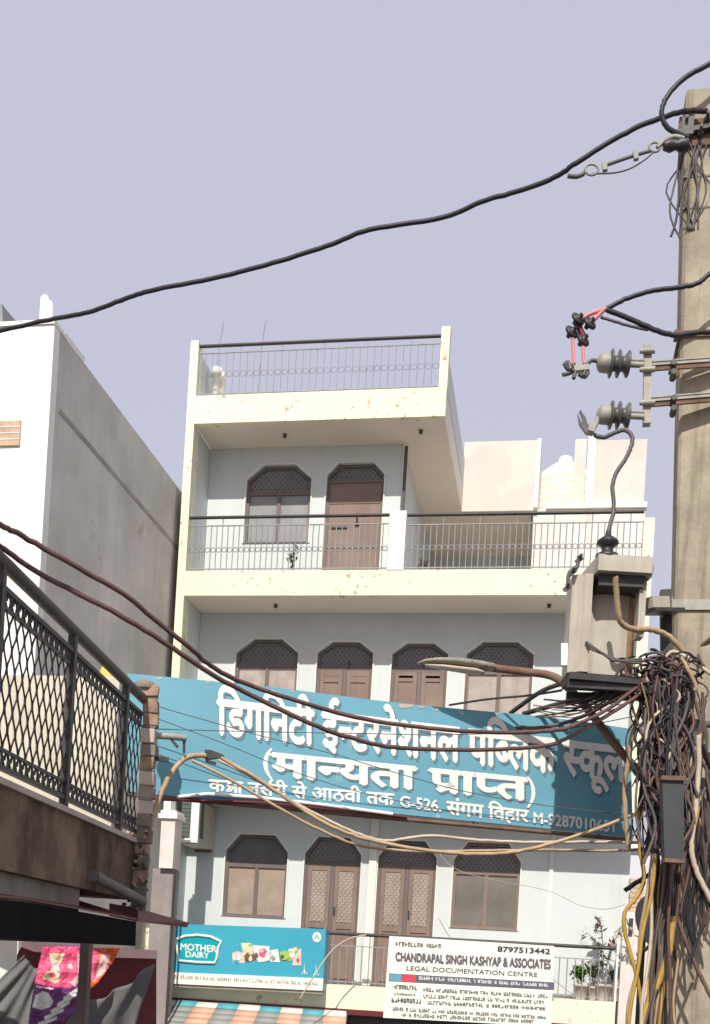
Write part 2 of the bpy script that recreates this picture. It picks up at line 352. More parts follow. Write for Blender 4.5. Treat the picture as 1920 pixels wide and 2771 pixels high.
def wall_with_holes(name, x0, x1, z0, z1, Y, th, holes, m):
    c = bpy.data.curves.new('outline', 'CURVE'); c.dimensions = '2D'; c.fill_mode = 'BOTH'; c.extrude = th / 2
    def sp(pts):
        s = c.splines.new('POLY'); s.points.add(len(pts) - 1); s.use_cyclic_u = True
        for p, (x, z) in zip(s.points, pts): p.co = (x, z, 0, 1)
    sp([(x0, z0), (x1, z0), (x1, z1), (x0, z1)])
    for h in holes: sp(h)
    o = bpy.data.objects.new('outline', c); COL.objects.link(o)
    me = o.evaluated_get(bpy.context.evaluated_depsgraph_get()).to_mesh()
    mb = MB(); mb.add([(v.co.x, Y + th / 2 - v.co.z, v.co.y) for v in me.vertices], [tuple(p.vertices) for p in me.polygons])
    bpy.data.objects.remove(o); bpy.data.curves.remove(c)
    return mb.build(name, m, bld)
def octo(x0, x1, zb, zs, zt, ch):
    return [(x0, zb), (x1, zb), (x1, zs), (x1 - ch, zt), (x0 + ch, zt), (x0, zs)]
def inset(o, d):
    (x0, zb), (x1, _), (_, zs), (xa, zt) = o[0], o[1], o[2], o[3]; ch = x1 - xa
    return octo(x0 + d, x1 - d, zb + d, zs - d * 0.35, zt - d, ch - d * 0.35)
def ringprism(mb, o, i, Y0, Y1):
    n = len(o)
    for k in range(n):
        q = (k + 1) % n
        mb.prism([(o[k][0], Y0, o[k][1]), (o[q][0], Y0, o[q][1]), (i[q][0], Y0, i[q][1]), (i[k][0], Y0, i[k][1])], (0, Y1 - Y0, 0))
def zpoly(poly, z0, z1):                       # clip a convex polygon to z0..z1
    def cl(p, s, z):
        r = []
        for i in range(len(p)):
            a, b = p[i], p[(i + 1) % len(p)]; ia, ib = s * (a[1] - z) >= 0, s * (b[1] - z) >= 0
            if ia: r.append(a)
            if ia != ib: t = (z - a[1]) / (b[1] - a[1]); r.append((a[0] + (b[0] - a[0]) * t, z))
        return r
    return cl(cl(poly, 1, z0), -1, z1)
def opening(name, o, ztr, style, Y=RW):        # a window or door standing in a hole of the wall
    Yf = Y + 0.05; i = inset(o, 0.045); x0, x1 = o[0][0], o[1][0]; xm = (x0 + x1) / 2
    mb = MB(); ringprism(mb, o, i, Yf, Yf + 0.06); mb.box(i[0][0], i[1][0], Yf + .003, Yf + .055, ztr - .03, ztr + .03)
    if style != 'single': mb.box(xm - .03, xm + .03, Yf + .006, Yf + .05, i[0][1], ztr - .031)
    fr = mb.build(name, M['brownwood'] if style == 'glass' else M['darkframe'], bld)
    up = zpoly(i, ztr + .03, 99)
    MB().prism([(x, Yf + .04, z) for x, z in up], (0, .01, 0)).build('net', M['mesh_dark'], fr)
    mb = MB(); st = 0.075; zt = max(z for _, z in up); zb = ztr + .03
    if style != 'dark':
        k = -14
        while k < 40:                          # diagonal lattice clipped to the arch
            for sgn in (1, -1):
                seg = []
                for j in range(25):
                    z = zb + (zt - zb) * j / 24; x = x0 + k * st + sgn * (z - zb) * 0.8
                    w_ = zpoly(i, z - .001, z + .001); lo, hi = min(p[0] for p in w_) if w_ else 9, max(p[0] for p in w_) if w_ else -9
                    if lo <= x <= hi: seg.append((x, Yf + .035, z))
                if len(seg) > 1: mb.bar(seg[0], seg[-1], 0.013, 0.01, up=(0, 1, 0))
            k += 1
        if mb.v: mb.build('grille', M['lattice'], fr)
    zb2, zt2 = i[0][1], ztr - .03
    if style in ('net', 'glass', 'dark', 'curtain'):
        for a, b in ((i[0][0], xm - .03), (xm + .03, i[1][0])):
            f = MB(); f.box(a, b, Yf + .03, Yf + .045, zb2, zt2)
            pn = f.build('pane', {'net': M['net'], 'glass': M['glass'], 'dark': M['tanmesh'], 'curtain': M['curtain']}[style], fr)
    elif style == 'door':
        for a, b in ((i[0][0], xm - .031), (xm + .031, i[1][0])):
            f = MB(); w_ = b - a; f.k = 0
            f.box(a + .004, b - .004, Yf + .02, Yf + .045, zb2, zt2)
            for za, zc in ((zb2 + .12, zb2 + .85), (zb2 + .95, zt2 - .12)): pass
            f.box(a + .004, a + .07, Yf + .004, Yf + .0205, zb2, zt2); f.box(b - .07, b - .004, Yf + .004, Yf + .0205, zb2, zt2)
            for z in (zb2 + .02, zb2 + .80, zt2 - .09): f.box(a + .071, b - .071, Yf + .004, Yf + .0205, z, z + .09)
            lf = f.build('door_leaf', M['brownwood'], fr)
            h = MB(); zz0, zz1 = zb2 + .90, zt2 - .10
            h.box(a + .071, b - .071, Yf + .014, Yf + .0195, zz0, zz1); h.k = 1
            nn = int((zz1 - zz0) / .09)
            for q in range(-4, nn + 1):
                for sg in (1, -1):
                    za = zz0 + q * .09; zb_ = za + (b - a - .142) * 1.2
                    pa = [(a + .071, za), (b - .071, zb_)] if sg > 0 else [(b - .071, za), (a + .071, zb_)]
                    (xa, za_), (xb, zb3) = pa; t0 = max(0, (zz0 - za_) / (zb3 - za_)); t1 = min(1, (zz1 - za_) / (zb3 - za_))
                    if t1 > t0 + .05: h.bar((xa + (xb - xa) * t0, Yf + .010, za_ + (zb3 - za_) * t0), (xa + (xb - xa) * t1, Yf + .010, za_ + (zb3 - za_) * t1), .012, .007, up=(0, 1, 0))
            h.build('door_net', [M['tanmesh'], M['curtain']], lf) if False else h.build('door_net', [M['tanmesh'], M['curtain']], fr)
        MB().lathe((xm + .06, Yf - .02, zb2 + 1.02), (0, 0, 1), [(0, .012), (.12, .012)], 8).build('handle', M['iron'], fr)
    elif style == 'single':
        f = MB(); f.box(i[0][0], i[1][0], Yf + .02, Yf + .045, zb2, zt2)
        f.box(i[0][0] + .01, i[1][0] - .01, Yf + .010, Yf + .0195, zb2 + .62, zb2 + .68); f.box(i[0][0] + .01, i[1][0] - .01, Yf + .010, Yf + .0195, zb2 + 1.32, zb2 + 1.38)
        f.build('door_leaf', M['brownwood'], fr)
        MB().box(i[0][0] + .03, xm - .1, Yf + .0, Yf + .0195, zb2 + .93, zb2 + .955).build('bolt', M['iron'], fr)
        q = MB(); q.box(xm + .02, xm + .09, Yf - .012, Yf + .0095, zb2 + .98, zb2 + 1.01); q.lathe((xm + .05, Yf - .01, zb2 + 1.0), (0, 0, 1), [(0, .012), (.16, .012)], 8)
        q.build('handle', M['iron'], fr)
    tr = MB(); ringprism(tr, [(x + (-.022 if x < xm else .022), z + (.022 if z > ztr else 0)) for x, z in o], o, Y - .018, Y - .001)
    tr.build('surround', M['trim'], fr)
    return fr
def pxo(ul, ur, vb, vs, vt, chpx, Y=RW):       # measured opening
    um = (ul + ur) / 2; x0, x1 = PY(ul, vs, Y).x, PY(ur, vs, Y).x; s = (x1 - x0) / (ur - ul)
    return octo(x0, x1, PY(um, vb, Y).z, PY(um, vs, Y).z, PY(um, vt, Y).z, chpx * s)
WY_ = RW
# third floor
xc = PY(1089, 1250, RW).x
w3 = pxo(668, 843, 1470, 1297, 1258, 46); d3 = pxo(885, 1040, 1545, 1285, 1253, 30); d3 = octo(d3[0][0], d3[1][0], Z3 + .01, d3[2][1], d3[3][1], d3[1][0] - d3[3][0])
wall_with_holes('recessed_wall', XI, xc, Z3, ZR, RW, 0.14, [w3, d3], M['wall'])
opening('window', w3, PY(755, 1331, RW).z, 'net'); opening('door', d3, PY(960, 1297, RW).z, 'single')
# second floor
z2s, z2t = PY(720, 1767, RW).z, PY(720, 1729, RW).z
ops2 = [pxo(639, 807, 1990, 1767, 1729, 47), pxo(859, 1010, 1990, 1767, 1737, 40), pxo(1061, 1213, 1990, 1770, 1741, 40), pxo(1262, 1444, 1990, 1771, 1737, 45)]
wall_with_holes('recessed_wall', XI, 1.035, Z2, Z3B, RW, 0.14, ops2, M['wall'])
for o, st, vtr in zip(ops2, ('curtain', 'door', 'door', 'curtain'), (1800, 1806, 1809, 1813)):
    opening('door' if st == 'door' else 'window', o, PY(900, vtr - (0 if st else 0), RW).z, st)
# first floor
w1 = pxo(611, 779, 2482, 2304, 2259, 36); a1 = pxo(825, 978, 2690, 2312, 2266, 34); a2 = pxo(1024, 1182, 2690, 2320, 2275, 34); w2 = pxo(1228, 1409, 2515, 2330, 2281, 36)
fix = lambda o: octo(o[0][0], o[1][0], Z1 + .01, o[2][1], o[3][1], o[1][0] - o[3][0])
a1, a2 = fix(a1), fix(a2)
x1l, x1r = PY(497, 2400, RW).x, PY(1697, 2400, RW).x
wall_with_holes('recessed_wall', XI, 1.034, Z1, Z2B, RW, 0.14, [w1, a1, a2, w2], M['wall'])
opening('window', w1, PY(695, 2342, RW).z, 'dark'); opening('door', a1, PY(900, 2335, RW).z, 'door'); opening('door', a2, PY(1100, 2340, RW).z, 'door'); opening('window', w2, PY(1320, 2362, RW).z, 'glass')
xq, xp = PY(1487, 2430, RW).x, PY(1004, 2430, RW).x
each('pilaster', ((xq - .03, xq + .03, RW - .03, RW - .002, Z1, Z2B), (xp - .06, xp + .06, RW - .05, RW - .002, Z1, Z2B)), M['trim'], bld)
# ground floor: dark shop front under the slab
mb = MB(); mb.box(xf, 1.02, 0.5, 0.6, 0, Z1B - .002)
for k in range(26): mb.box(xf + .3, 0.8, 0.47, 0.499, .1 + k * .11, .19 + k * .11)
mb.build('shop_shutter', M['shutter'], bld)
MB().box(xf, 1.025, -0.03, -0.002, Z1B - .05, Z1B + .03).build('red_trim', M['trimred'], bld)
# third-floor room: wall round the corner, drain pipe, rear wing
each('side_wall', ((xc - .14, xc, RW + .14, 6, Z3, ZR), (xc + .001, xw + .1, 5.4, 5.55, Z3, ZR)), M['wall'], bld)
pts = [(xc + .05, RW - .03, Z3 + .05), (xc + .05, RW - .03, ZR - .05)]
MB().tube(pts, .028, 8).build('drain_pipe', M['greycable'], bld)
YP = 3.4
a = PY(1258, 1208, YP); b = PY(1443, 1383, YP)
MB().box(a.x, b.x, YP - .12, YP, ZR - .01, a.z + .02).build('wing_parapet', M['panel'], bld)
MB().box(b.x + .001, b.x + .07, YP - .12, YP + 1.2, ZR + .05, a.z + .05).build('wing_parapet', M['white'], bld)
xa, xb = PY(1441, 1450, YP).x, PY(1742, 1450, YP).x
rm = MB(); rm.box(xa, xb, YP, YP + .15, Z3, PY(1600, 1377, YP).z); rm.box(xa, xa + .12, YP + .151, YP + 3, Z3, ZR); rm.box(xb - .12, xb, YP + .151, YP + 3, Z3, ZR)
rm.build('terrace_room_wall', M['pink_white'], bld)
MB().box(PY(1690, 1450, YP).x, PY(1730, 1450, YP).x, YP - .03, YP - .002, Z3, PY(1700, 1405, YP).z).build('door', M['trim'], bld)
ztop = PY(1600, 1377, YP).z
MB().box(xa + .2, xb + .02, YP - .05, YP + 3.2, ztop + .002, ztop + .09).build('terrace_room_roof', M['white'], bld)
z_ = ztop + .092
MB().box(PY(1590, 1300, YP).x, PY(1745, 1300, YP).x, YP, YP + .12, z_, PY(1670, 1190, YP).z).build('stair_wall', M['panel'], bld)
MB().box(PY(1590, 1300, YP).x - .03, PY(1606, 1300, YP).x, YP - .04, YP - .002, z_, PY(1600, 1180, YP).z).build('stair_wall', M['white'], bld)
MB().box(PY(1552, 1270, YP).x, PY(1584, 1270, YP).x, YP + .3, YP + .55, z_, PY(1570, 1165, YP).z).build('stair_post', M['panel'], bld)
MB().box(PY(1452, 1355, YP).x, PY(1575, 1355, YP).x, YP + .7, YP + .85, z_, PY(1500, 1342, YP).z).build('tank_ledge', M['soffit'], bld)

def railing(x0, x1, z0, ztop, zsec, zring, step, m, mt, name='balcony_railing', r=.0085, Y=.06, rings=True):
    mb = MB(); n = max(2, int((x1 - x0) / step)); mb.bar((x0, Y, zsec), (x1, Y, zsec), .02, .014); mb.bar((x0, Y, z0 + .05), (x1, Y, z0 + .05), .02, .014)
    for i in range(n + 1):
        x = x0 + (x1 - x0) * i / n; mb.tube([(x, Y, z0), (x, Y, ztop if i % 6 == 0 else zsec)], r, 5)
        if rings and i < n:
            xc_ = x + step / 2; rr = step * .42
            mb.tube([(xc_ + rr * math.cos(q * math.pi / 4), Y, zring + rr * math.sin(q * math.pi / 4)) for q in range(9)], r * .8, 4)
    o = mb.build(name, m, bld)
    MB().tube([(x0, Y, ztop), (x1, Y, ztop)], .026, 8).build('top_rail', mt, o)
    return o
xp0, xp1 = PY(1054, 1400, 0).x, PY(1099, 1400, 0).x
railing(XI, xp0 - .01, Z3, PY(780, 1393, 0).z, PY(780, 1416, 0).z, PY(780, 1482, 0).z, .088, M['rail'], M['iron'])
railing(xp1 + .01, 1.03, Z3, PY(1400, 1385, 0).z, PY(1400, 1412, 0).z, PY(1400, 1475, 0).z, .088, M['rail'], M['iron'])
railing(XI, PY(1192, 900, 0).x, ZRT, PY(870, 917, 0).z, PY(870, 937, 0).z, PY(870, 996, 0).z, .108, M['rail'], M['iron'], 'roof_railing', r=.0055)
xe = PY(1665, 2600, 0).x
railing(PY(876, 2600, 0).x, xe, Z1, PY(1400, 2552, 0).z, PY(1400, 2585, 0).z, PY(1400, 2612, 0).z, .11, M['rail'], M['iron'], r=.008, rings=False)
MB().box(xe + .01, 1.03, 0, .14, Z1, PY(1677, 2545, 0).z).build('railing_post', M['white'], bld)
MB().box(XI - .5, PY(452, 2600, -.0).x, -.2, -.002, Z1B, PY(410, 2512, 0).z).build('pilaster', M['cream'], bld)
for u, v, Y in ((770, 1180, .4), (1138, 1172, .4), (745, 1645, .4), (1485, 1645, .4)):
    p = PY(u, v, Y); MB().lathe((p.x, Y, (ZR if v < 1300 else Z3B) - .05), (0, 0, 1), [(0, .03), (.05, .03)], 10).build('ceiling_hook', M['greycable'], bld)

# rooftop bits seen through and above the railing
tk = MB(); p = PY(1527, 1300, YP + 2.2); hh = PY(1527, 1241, YP + 2.2).z; prof = [(0, .53)]
for k in range(7): prof += [(.1 + k * .13, .53), (.14 + k * .13, .56), (.19 + k * .13, .53)]
base = hh - 1.45; prof += [(1.06, .52), (1.25, .30), (1.34, .17), (1.36, .14), (1.45, .13)]
tag(tk.lathe((p.x, YP + 2.2, base), (0, 0, 1), prof, 24).build('water_tank', M['tankcream']), 'ribbed cream water tank on the roof between the two cream parapet panels', 'water tank')
MB().box(p.x - .5, p.x + .5, YP + 1.7, YP + 2.7, ZRT, base - .002).build('tank_plinth', M['soffit'], bld)
for u, vt, vb, dx, lb in ((600, 870, 1060, .03, 'thin bent aerial rod above the rooftop railing, nearer the left corner post'), (716, 862, 1070, .02, 'thin straight aerial rod behind the rooftop railing, farther from the left corner post')):
    a = PY(u, vt, 1.2); tag(MB().tube([(a.x - .06, 1.2, ZRT), (a.x - .03, 1.2, a.z - .5), (a.x + dx, 1.2, a.z)], .009, 5).build('aerial_rod', M['rail']), lb, 'aerial', 'aerial rods on the roof')
for u, vt, rr, lb in ((588, 998, .075, 'taller white capped vent pipe behind the rooftop railing'), (603, 1008, .04, 'shorter slim white vent pipe beside the taller one behind the rooftop railing')):
    a = PY(u, vt, .5); tag(MB().lathe((a.x, .5, ZRT - .002), (0, 0, 1), [(0, rr), (a.z - ZRT - .12, rr), (a.z - ZRT - .12, rr * 1.5), (a.z - ZRT, rr * 1.1)], 12).build('vent_pipe', M['white']), lb, 'pipe', 'vent pipes on the roof')

# ================================================================== TALL BUILDING ON THE LEFT
XS = -5.95; YN = -4.16
lb_ = thing('tall_building', (-8, YN, 0), 'tall building with white front and bare grey cement side wall', 'building')
MB().box(XS - 5, XS, YN, YN + .14, 0, 10.90).build('front_wall', M['white'], lb_)
MB().box(XS - 5, XS - .002, YN + .141, 4.5, 0, 10.91).build('side_wall', M['cement'], lb_)
MB().box(XS - .001, XS + .006, YN + .2, 4.4, 10.0, 10.06).build('cement_joint', M['joint'], lb_)
MB().box(XS - 5, XS + .01, YN - .02, YN + .3, 10.902, 10.95).build('coping', M['white'], lb_)
a = PY(58, 1140, YN); b = PY(58, 1207, YN)
fr = MB().box(a.x - .5, a.x, YN - .025, YN - .002, b.z, a.z).build('blocked_window', M['brickfill'], lb_)
mb = MB()
for k in range(1, 4): mb.box(a.x - .5, a.x, YN - .029, YN - .0255, b.z + (a.z - b.z) * k / 4 - .006, b.z + (a.z - b.z) * k / 4 + .006)
mb.build('mortar_joint', M['soffit'], fr)
for u, v, rr, lab in ((122, 800, .055, 'taller dark capped white pipe stub on the white building roof corner'), (134, 816, .05, 'shorter white pipe stub beside the capped one on the white building roof corner')):
    q = PY(u, v, YN + .5); tag(MB().lathe((q.x, YN + .5, 10.91), (0, 0, 1), [(0, rr * 1.3), (.1, rr * 1.3), (.1, rr), (q.z - 10.95, rr), (q.z - 10.91, rr * .5)], 10).build('pipe_stub', M['white']), lab, 'pipe', 'pipe stubs on the white building')
q = PY(130, 858, YN + .25); tag(MB().prism([(XS - .06, YN + .32, 10.912), (XS - .02, YN + .32, 10.912), (XS - .02, YN + .85, 10.912), (XS - .06, YN + .85, 10.912)], (0, 0, .09)).build('roof_brick', M['white']), 'white painted brick lying on the grey wall top near the pipe stubs', 'brick')
a, b, c = PY(-60, 790, YN + 1.0), PY(4, 822, YN + 1.0), PY(26, 868, YN + 1.0)
tag(MB().prism([(a.x, YN + 1, 10.915), (a.x, YN + 1, a.z), (b.x, YN + 1, b.z), (c.x, YN + 1, 10.915)], (0, .8, 0)).build('tin_shed', M['tin']), 'small grey tin shed with a sloping end on the white building roof', 'shed')

# ================================================================== TEAL SCHOOL SIGN
sp = Plane(P(345, 1822, 7.5), P(1640, 1962, 8.2), P(1690, 2262, 8.2))       # strung across the lane between the brick pier and the pole
sg = thing('school_sign', sp.at(1000, 2160), 'long teal hoarding with white painted Hindi lettering strung across the lane', 'sign')
edge = [(345, 1822), (520, 1838), (760, 1862), (1000, 1893), (1090, 1903), (1240, 1918), (1440, 1936), (1560, 1950), (1640, 1962), (1705, 1972), (1712, 2266), (1500, 2244), (1100, 2205), (800, 2178), (500, 2158), (345, 2142)]
MB().prism([sp.at(u, v) for u, v in edge], sp.n * -.02).build('panel', M['teal'], sg)
mb = MB()
for a, b in (((345, 2148), (1712, 2272)),): mb.tube([sp.at(*a, -.02), sp.at(*b, -.02)], .016, 8)
for u, v0, v1 in ((480, 1840, 2150), (900, 1888, 2188), (1300, 1930, 2225), (1640, 1970, 2258)): mb.bar(sp.at(u, v0, -.035), sp.at(u - 15, v1, -.035), .02)
mb.build('frame', M['rust'], sg)
mb = MB(); mb.tube([sp.at(u, v, .02) for u, v in ((478, 2158), (560, 2150), (700, 2160), (880, 2180), (1060, 2204))], .013, 8)
mb.build('white_pipe', M['white'], sg)
MB().tube([sp.at(u, v, .01) for u, v in ((420, 2164), (700, 2172), (960, 2196), (1100, 2212))], .010, 6).build('lower_pipe', M['trimred'], sg)
HN = max(y for x, y in glyph('न')[0])
def hline(tokens, quad, bold, shade, name):
    g, wd = hindi(tokens); box = (0, wd, 0, HN)
    if shade:
        s = MB(); TL, TR, BR, BL = [(u + shade[0], v + shade[1]) for u, v in quad]; lettering(s, g, box, (TL, TR, BR, BL), sp, .002, bold * 1.25); s.build('letter_shadow', M['lettershade'], sg)
    s = MB(); lettering(s, g, box, quad, sp, .004, bold); s.build(name, M['letter'], sg)
L1 = ['ि', 'ड', 'ग', 'ि', 'न', 'ट', 'ी', ' ', 'ई', 'न-', 'ट', 'र', 'न', 'े', 'श', 'न', 'ल', ' ', 'प', 'ि', 'ब-', 'ल', 'क', ' ', 'स-', 'क', 'ू', 'ल']
hline(L1, ((588, 1895), (1690, 2026), (1690, 2114), (588, 1985)), .036, (5, 6), 'lettering')
L2 = ['म', 'ा', 'न-', 'य', 'त', 'ा', ' ', 'प+', 'ा', 'प-', 'त']
hline(L2, ((735, 2039), (1424, 2107), (1424, 2165), (735, 2098)), .038, (4, 5), 'lettering')
s = MB(); lettering(s, glyph('('), (0, .3, -.15, .75), ((706, 2020), (735, 2022), (735, 2102), (706, 2098)), sp, .004, .012); s.build('bracket_mark', M['letter'], sg); s = MB(); lettering(s, glyph(')'), (0, .3, -.15, .75), ((1424, 2098), (1450, 2101), (1450, 2180), (1424, 2178)), sp, .008, .012); s.build('bracket_mark', M['letter'], sg)
L3 = ['क', 'KSH', 'ा', ' ', 'न', 'स', '^', 'र', 'ी', ' ', 'स', 'े', ' ', 'आ', 'ठ', 'व', 'ी', ' ', 'त', 'क']
hline(L3, ((565, 2110), (1064, 2149), (1064, 2180), (565, 2140)), .03, None, 'lettering')
def lline(txt, quad, plane, par, m, off=.008, bold=.012, name='lettering', h=.70):
    g, wd = latin(txt); s = MB(); lettering(s, g, (0, wd, 0, h), quad, plane, off, bold); return s.build(name, m, par)
lline('G-526.', ((1080, 2153), (1192, 2166), (1192, 2196), (1080, 2183)), sp, sg, M['letter'], bold=.03)
hline(['स', 'ं', 'ग', 'म', ' ', 'ि', 'व', 'ह', 'ा', 'र'], ((1208, 2169), (1428, 2194), (1428, 2226), (1208, 2203)), .03, None, 'lettering')
lline('M-9287010651', ((1440, 2198), (1660, 2222), (1660, 2252), (1440, 2228)), sp, sg, M['letter'], bold=.03)
# ragged patches where the paint has peeled along the top edge
mb = MB()
for u, v, du, dv in ((1095, 1906, 30, 8), (1140, 1911, 14, 4), (430, 1833, 9, 5), (562, 1845, 7, 4), (790, 1869, 6, 3), (1182, 1916, 6, 6), (1300, 1926, 5, 3), (1345, 1931, 8, 3)):
    n = 9; mb.add([sp.at(u + du * math.cos(q * 6.283 / n) * random.uniform(.6, 1), v + dv * .6 + dv * math.sin(q * 6.283 / n) * random.uniform(.5, 1), .003) for q in range(n)], [tuple(range(n))])
mb.build('peeled_patch', M['edge'], sg)['kind'] = 'stuff'

# ================================================================== DAIRY SIGN
dp = Plane(PY(452, 2500, -.28), PY(881, 2514, -.28), PY(872, 2678, -.28))
ds = thing('dairy_sign', dp.at(660, 2670), 'aqua blue shop signboard with white badge logo and a row of small product pictures', 'sign')
MB().prism([dp.at(u, v) for u, v in ((454, 2499), (882, 2514), (872, 2680), (447, 2661))], dp.n * -.24).build('case', M['dairyteal'], ds)
MB().prism([dp.at(u, v, .001) for u, v in ((448, 2630), (875, 2648), (872, 2681), (446, 2661))], dp.n * .012).build('white_strip', M['signwhite'], ds)
def poly(pl, par, name, m, pts, off=.004, th=.004):
    mb = MB()
    mb.prism([pl.at(u, v, off) for u, v in pts], pl.n * th); return mb.build(name, m, par)
def z2(x, y, ox=440, oy=2490, s=3.4696): return ox + x / s, oy + y / s
badge = [(115, 185), (210, 150), (330, 140), (450, 155), (550, 200), (520, 260), (510, 350), (490, 400), (320, 395), (150, 380), (140, 290)]
poly(dp, ds, 'badge', M['badge'], [z2(*p) for p in badge])
mb = MB(); q = [dp.at(*z2(*p), .012) for p in badge]; mb.tube(q + [q[0]], .022, 6); mb.build('badge_outline', M['letter'], ds)
lline('MOTHER', tuple(z2(*p) for p in ((165, 215), (505, 240), (505, 300), (160, 278))), dp, ds, M['letter'], bold=.03, off=.010, name='badge_lettering')
lline('DAIRY', tuple(z2(*p) for p in ((212, 290), (435, 305), (435, 358), (212, 345))), dp, ds, M['letter'], bold=.03, off=.010, name='badge_lettering')
c0 = z2(1447, 160); poly(dp, ds, 'round_mark', M['letter'], [(c0[0] + 12 * math.cos(k * .4488), c0[1] + 14 * math.sin(k * .4488)) for k in range(14)])
mb = MB(); mb.tube([dp.at(c0[0] + x, c0[1] + y, .012) for x, y in ((-6, 5), (-2, -3), (3, -6), (2, 1), (6, 4))], .006, 5); mb.build('round_mark_glyph', M['badge'], ds)
pics = [('palepink', [(650, 310), (700, 290), (760, 310), (770, 400), (660, 405)]), ('creamprint', [(735, 215), (830, 215), (850, 290), (840, 330), (760, 330)]), ('choc', [(770, 330), (830, 320), (900, 310), (905, 360), (830, 390), (780, 395)]),
        ('letter', [(845, 235), (1000, 245), (1010, 380), (900, 395), (860, 330)]), ('pink', [(905, 275), (960, 265), (985, 310), (960, 345), (910, 340)]), ('letter', [(1010, 285), (1080, 270), (1100, 395), (1015, 390)]), ('lime', [(1095, 300), (1150, 285), (1240, 300), (1210, 385), (1120, 375)]),
        ('letter', [(1180, 270), (1250, 265), (1260, 330), (1240, 385), (1195, 350)]), ('palepink', [(1240, 290), (1300, 265), (1300, 425), (1215, 425)]), ('lime', [(1230, 280), (1262, 240), (1275, 300), (1245, 330)]), ('signwhite', [(800, 335), (830, 330), (845, 370), (815, 385)])]
for k, (mm, pts) in enumerate(pics): poly(dp, ds, 'product_picture', M[mm], [z2(*p) for p in pts], off=.003 + .0006 * k, th=.001)
ov = [('letter', 700, 350, 38, 34), ('palepink', 690, 345, 18, 22), ('dairyteal', 690, 385, 30, 14), ('creamprint', 800, 265, 42, 40), ('lime', 820, 235, 16, 16), ('choc', 795, 345, 26, 34), ('creamprint', 825, 365, 18, 22), ('choc', 880, 330, 20, 26), ('pink', 945, 310, 44, 38), ('palepink', 930, 290, 18, 14),
      ('letter', 985, 340, 26, 40), ('palepink', 1010, 300, 14, 10), ('greycanvas', 1040, 350, 22, 26), ('letter', 1050, 320, 20, 24), ('lime', 1150, 335, 46, 42), ('leaf', 1125, 345, 18, 20), ('letter', 1215, 320, 26, 36), ('lime', 1205, 300, 16, 12), ('creamprint', 1245, 275, 16, 24), ('palepink', 1275, 350, 22, 50), ('rust', 1270, 375, 12, 22)]
for k, (mm, x, y, a_, b_) in enumerate(ov): poly(dp, ds, 'product_picture', M[mm], [z2(x + a_ * math.cos(q * .5236) * random.uniform(.85, 1.1), y + b_ * math.sin(q * .5236) * random.uniform(.85, 1.1)) for q in range(12)], off=.0112 + .0005 * k, th=.0004)
g, wd = scribble([5, 6, 3, 6, 7, 8, 5, 2, 2, 6, 5, 7]); s = MB(); lettering(s, g, (0, wd, 0, 1), (z2(55, 512), z2(1475, 585), z2(1475, 618), z2(55, 545)), dp, .0145); s.build('small_print', M['ink'], ds)
mb = MB()
for x, y in ((1330, 470), (1440, 480)):
    for a in range(3): mb.tube([dp.at(*z2(x + dx, y + dy), .006) for dx, dy in ((0, -60), (0, 0), (-25 + 25 * a, 40))], .007, 5)
mb.build('fountain_mark', M['letter'], ds)
mb = MB(); mb.bar(dp.at(450, 2664, -.05), dp.at(872, 2684, -.05), .06); mb.build('bottom_rail', M['joint'], ds)

# ================================================================== WHITE OFFICE SIGN
ap = Plane(PY(1055, 2534, -.16), PY(1498, 2561, -.16), PY(1040, 2754, -.16))
os_ = thing('office_sign', ap.at(1270, 2770), 'white legal office signboard with black lettering tied to the lower balcony railing', 'sign')
def z3(x, y): return 1030 + x / 3.325, 2520 + y / 3.325
MB().prism([ap.at(u, v) for u, v in ((1053, 2533), (1499, 2560), (1491, 2778), (1036, 2754))], ap.n * -.04).build('panel', M['signwhite'], os_)
poly(ap, os_, 'colour_band', M['band'], [z3(*p) for p in ((75, 378), (1562, 460), (1560, 528), (72, 448))], .002, .003)
poly(ap, os_, 'red_patch', M['red'], [z3(*p) for p in ((190, 390), (315, 397), (315, 458), (188, 450))], .0055, .002)
poly(ap, os_, 'blue_patch', M['teal'], [z3(*p) for p in ((80, 382), (185, 388), (185, 452), (78, 445))], .0055, .002)
lline('8797513442', tuple(z3(*p) for p in ((1050, 135), (1522, 158), (1520, 205), (1048, 182))), ap, os_, M['ink'], off=.005, bold=.035)
lline('CHANDRAPAL SINGH KASHYAP & ASSOCIATES', tuple(z3(*p) for p in ((132, 190), (1528, 258), (1526, 338), (130, 265))), ap, os_, M['inkgrey'], off=.005, bold=.06)
lline('LEGAL DOCUMENTATION CENTRE', tuple(z3(*p) for p in ((228, 310), (1410, 372), (1408, 412), (226, 352))), ap, os_, M['ink'], off=.005, bold=.006)
def small(words, quad, m, off=.006, name='small_print'):
    g, wd = scribble(words); s = MB(); lettering(s, g, (0, wd, 0, 1), tuple(z3(*p) for p in quad), ap, off, .05); s.build(name, m, os_)
small([9, 5], ((135, 95), (570, 118), (570, 152), (135, 130)), M['inkgrey'])
small([6, 4, 10, 1, 6, 1, 4, 4, 6, 4], ((345, 405), (1530, 475), (1530, 502), (345, 435)), M['letter'], .008)
small([9], ((118, 480), (350, 495), (350, 530), (116, 515)), M['ink']); small([9], ((118, 555), (335, 567), (335, 580), (116, 572)), M['inkgrey'])
small([10], ((100, 598), (390, 615), (390, 650), (98, 636)), M['ink'])
small([4, 8, 7, 3, 4, 7, 4, 4], ((385, 510), (1525, 572), (1525, 600), (385, 540)), M['inkgrey']); small([5, 4, 4, 9, 2, 4, 1, 8, 4], ((385, 568), (1490, 628), (1490, 655), (385, 598)), M['inkgrey'])
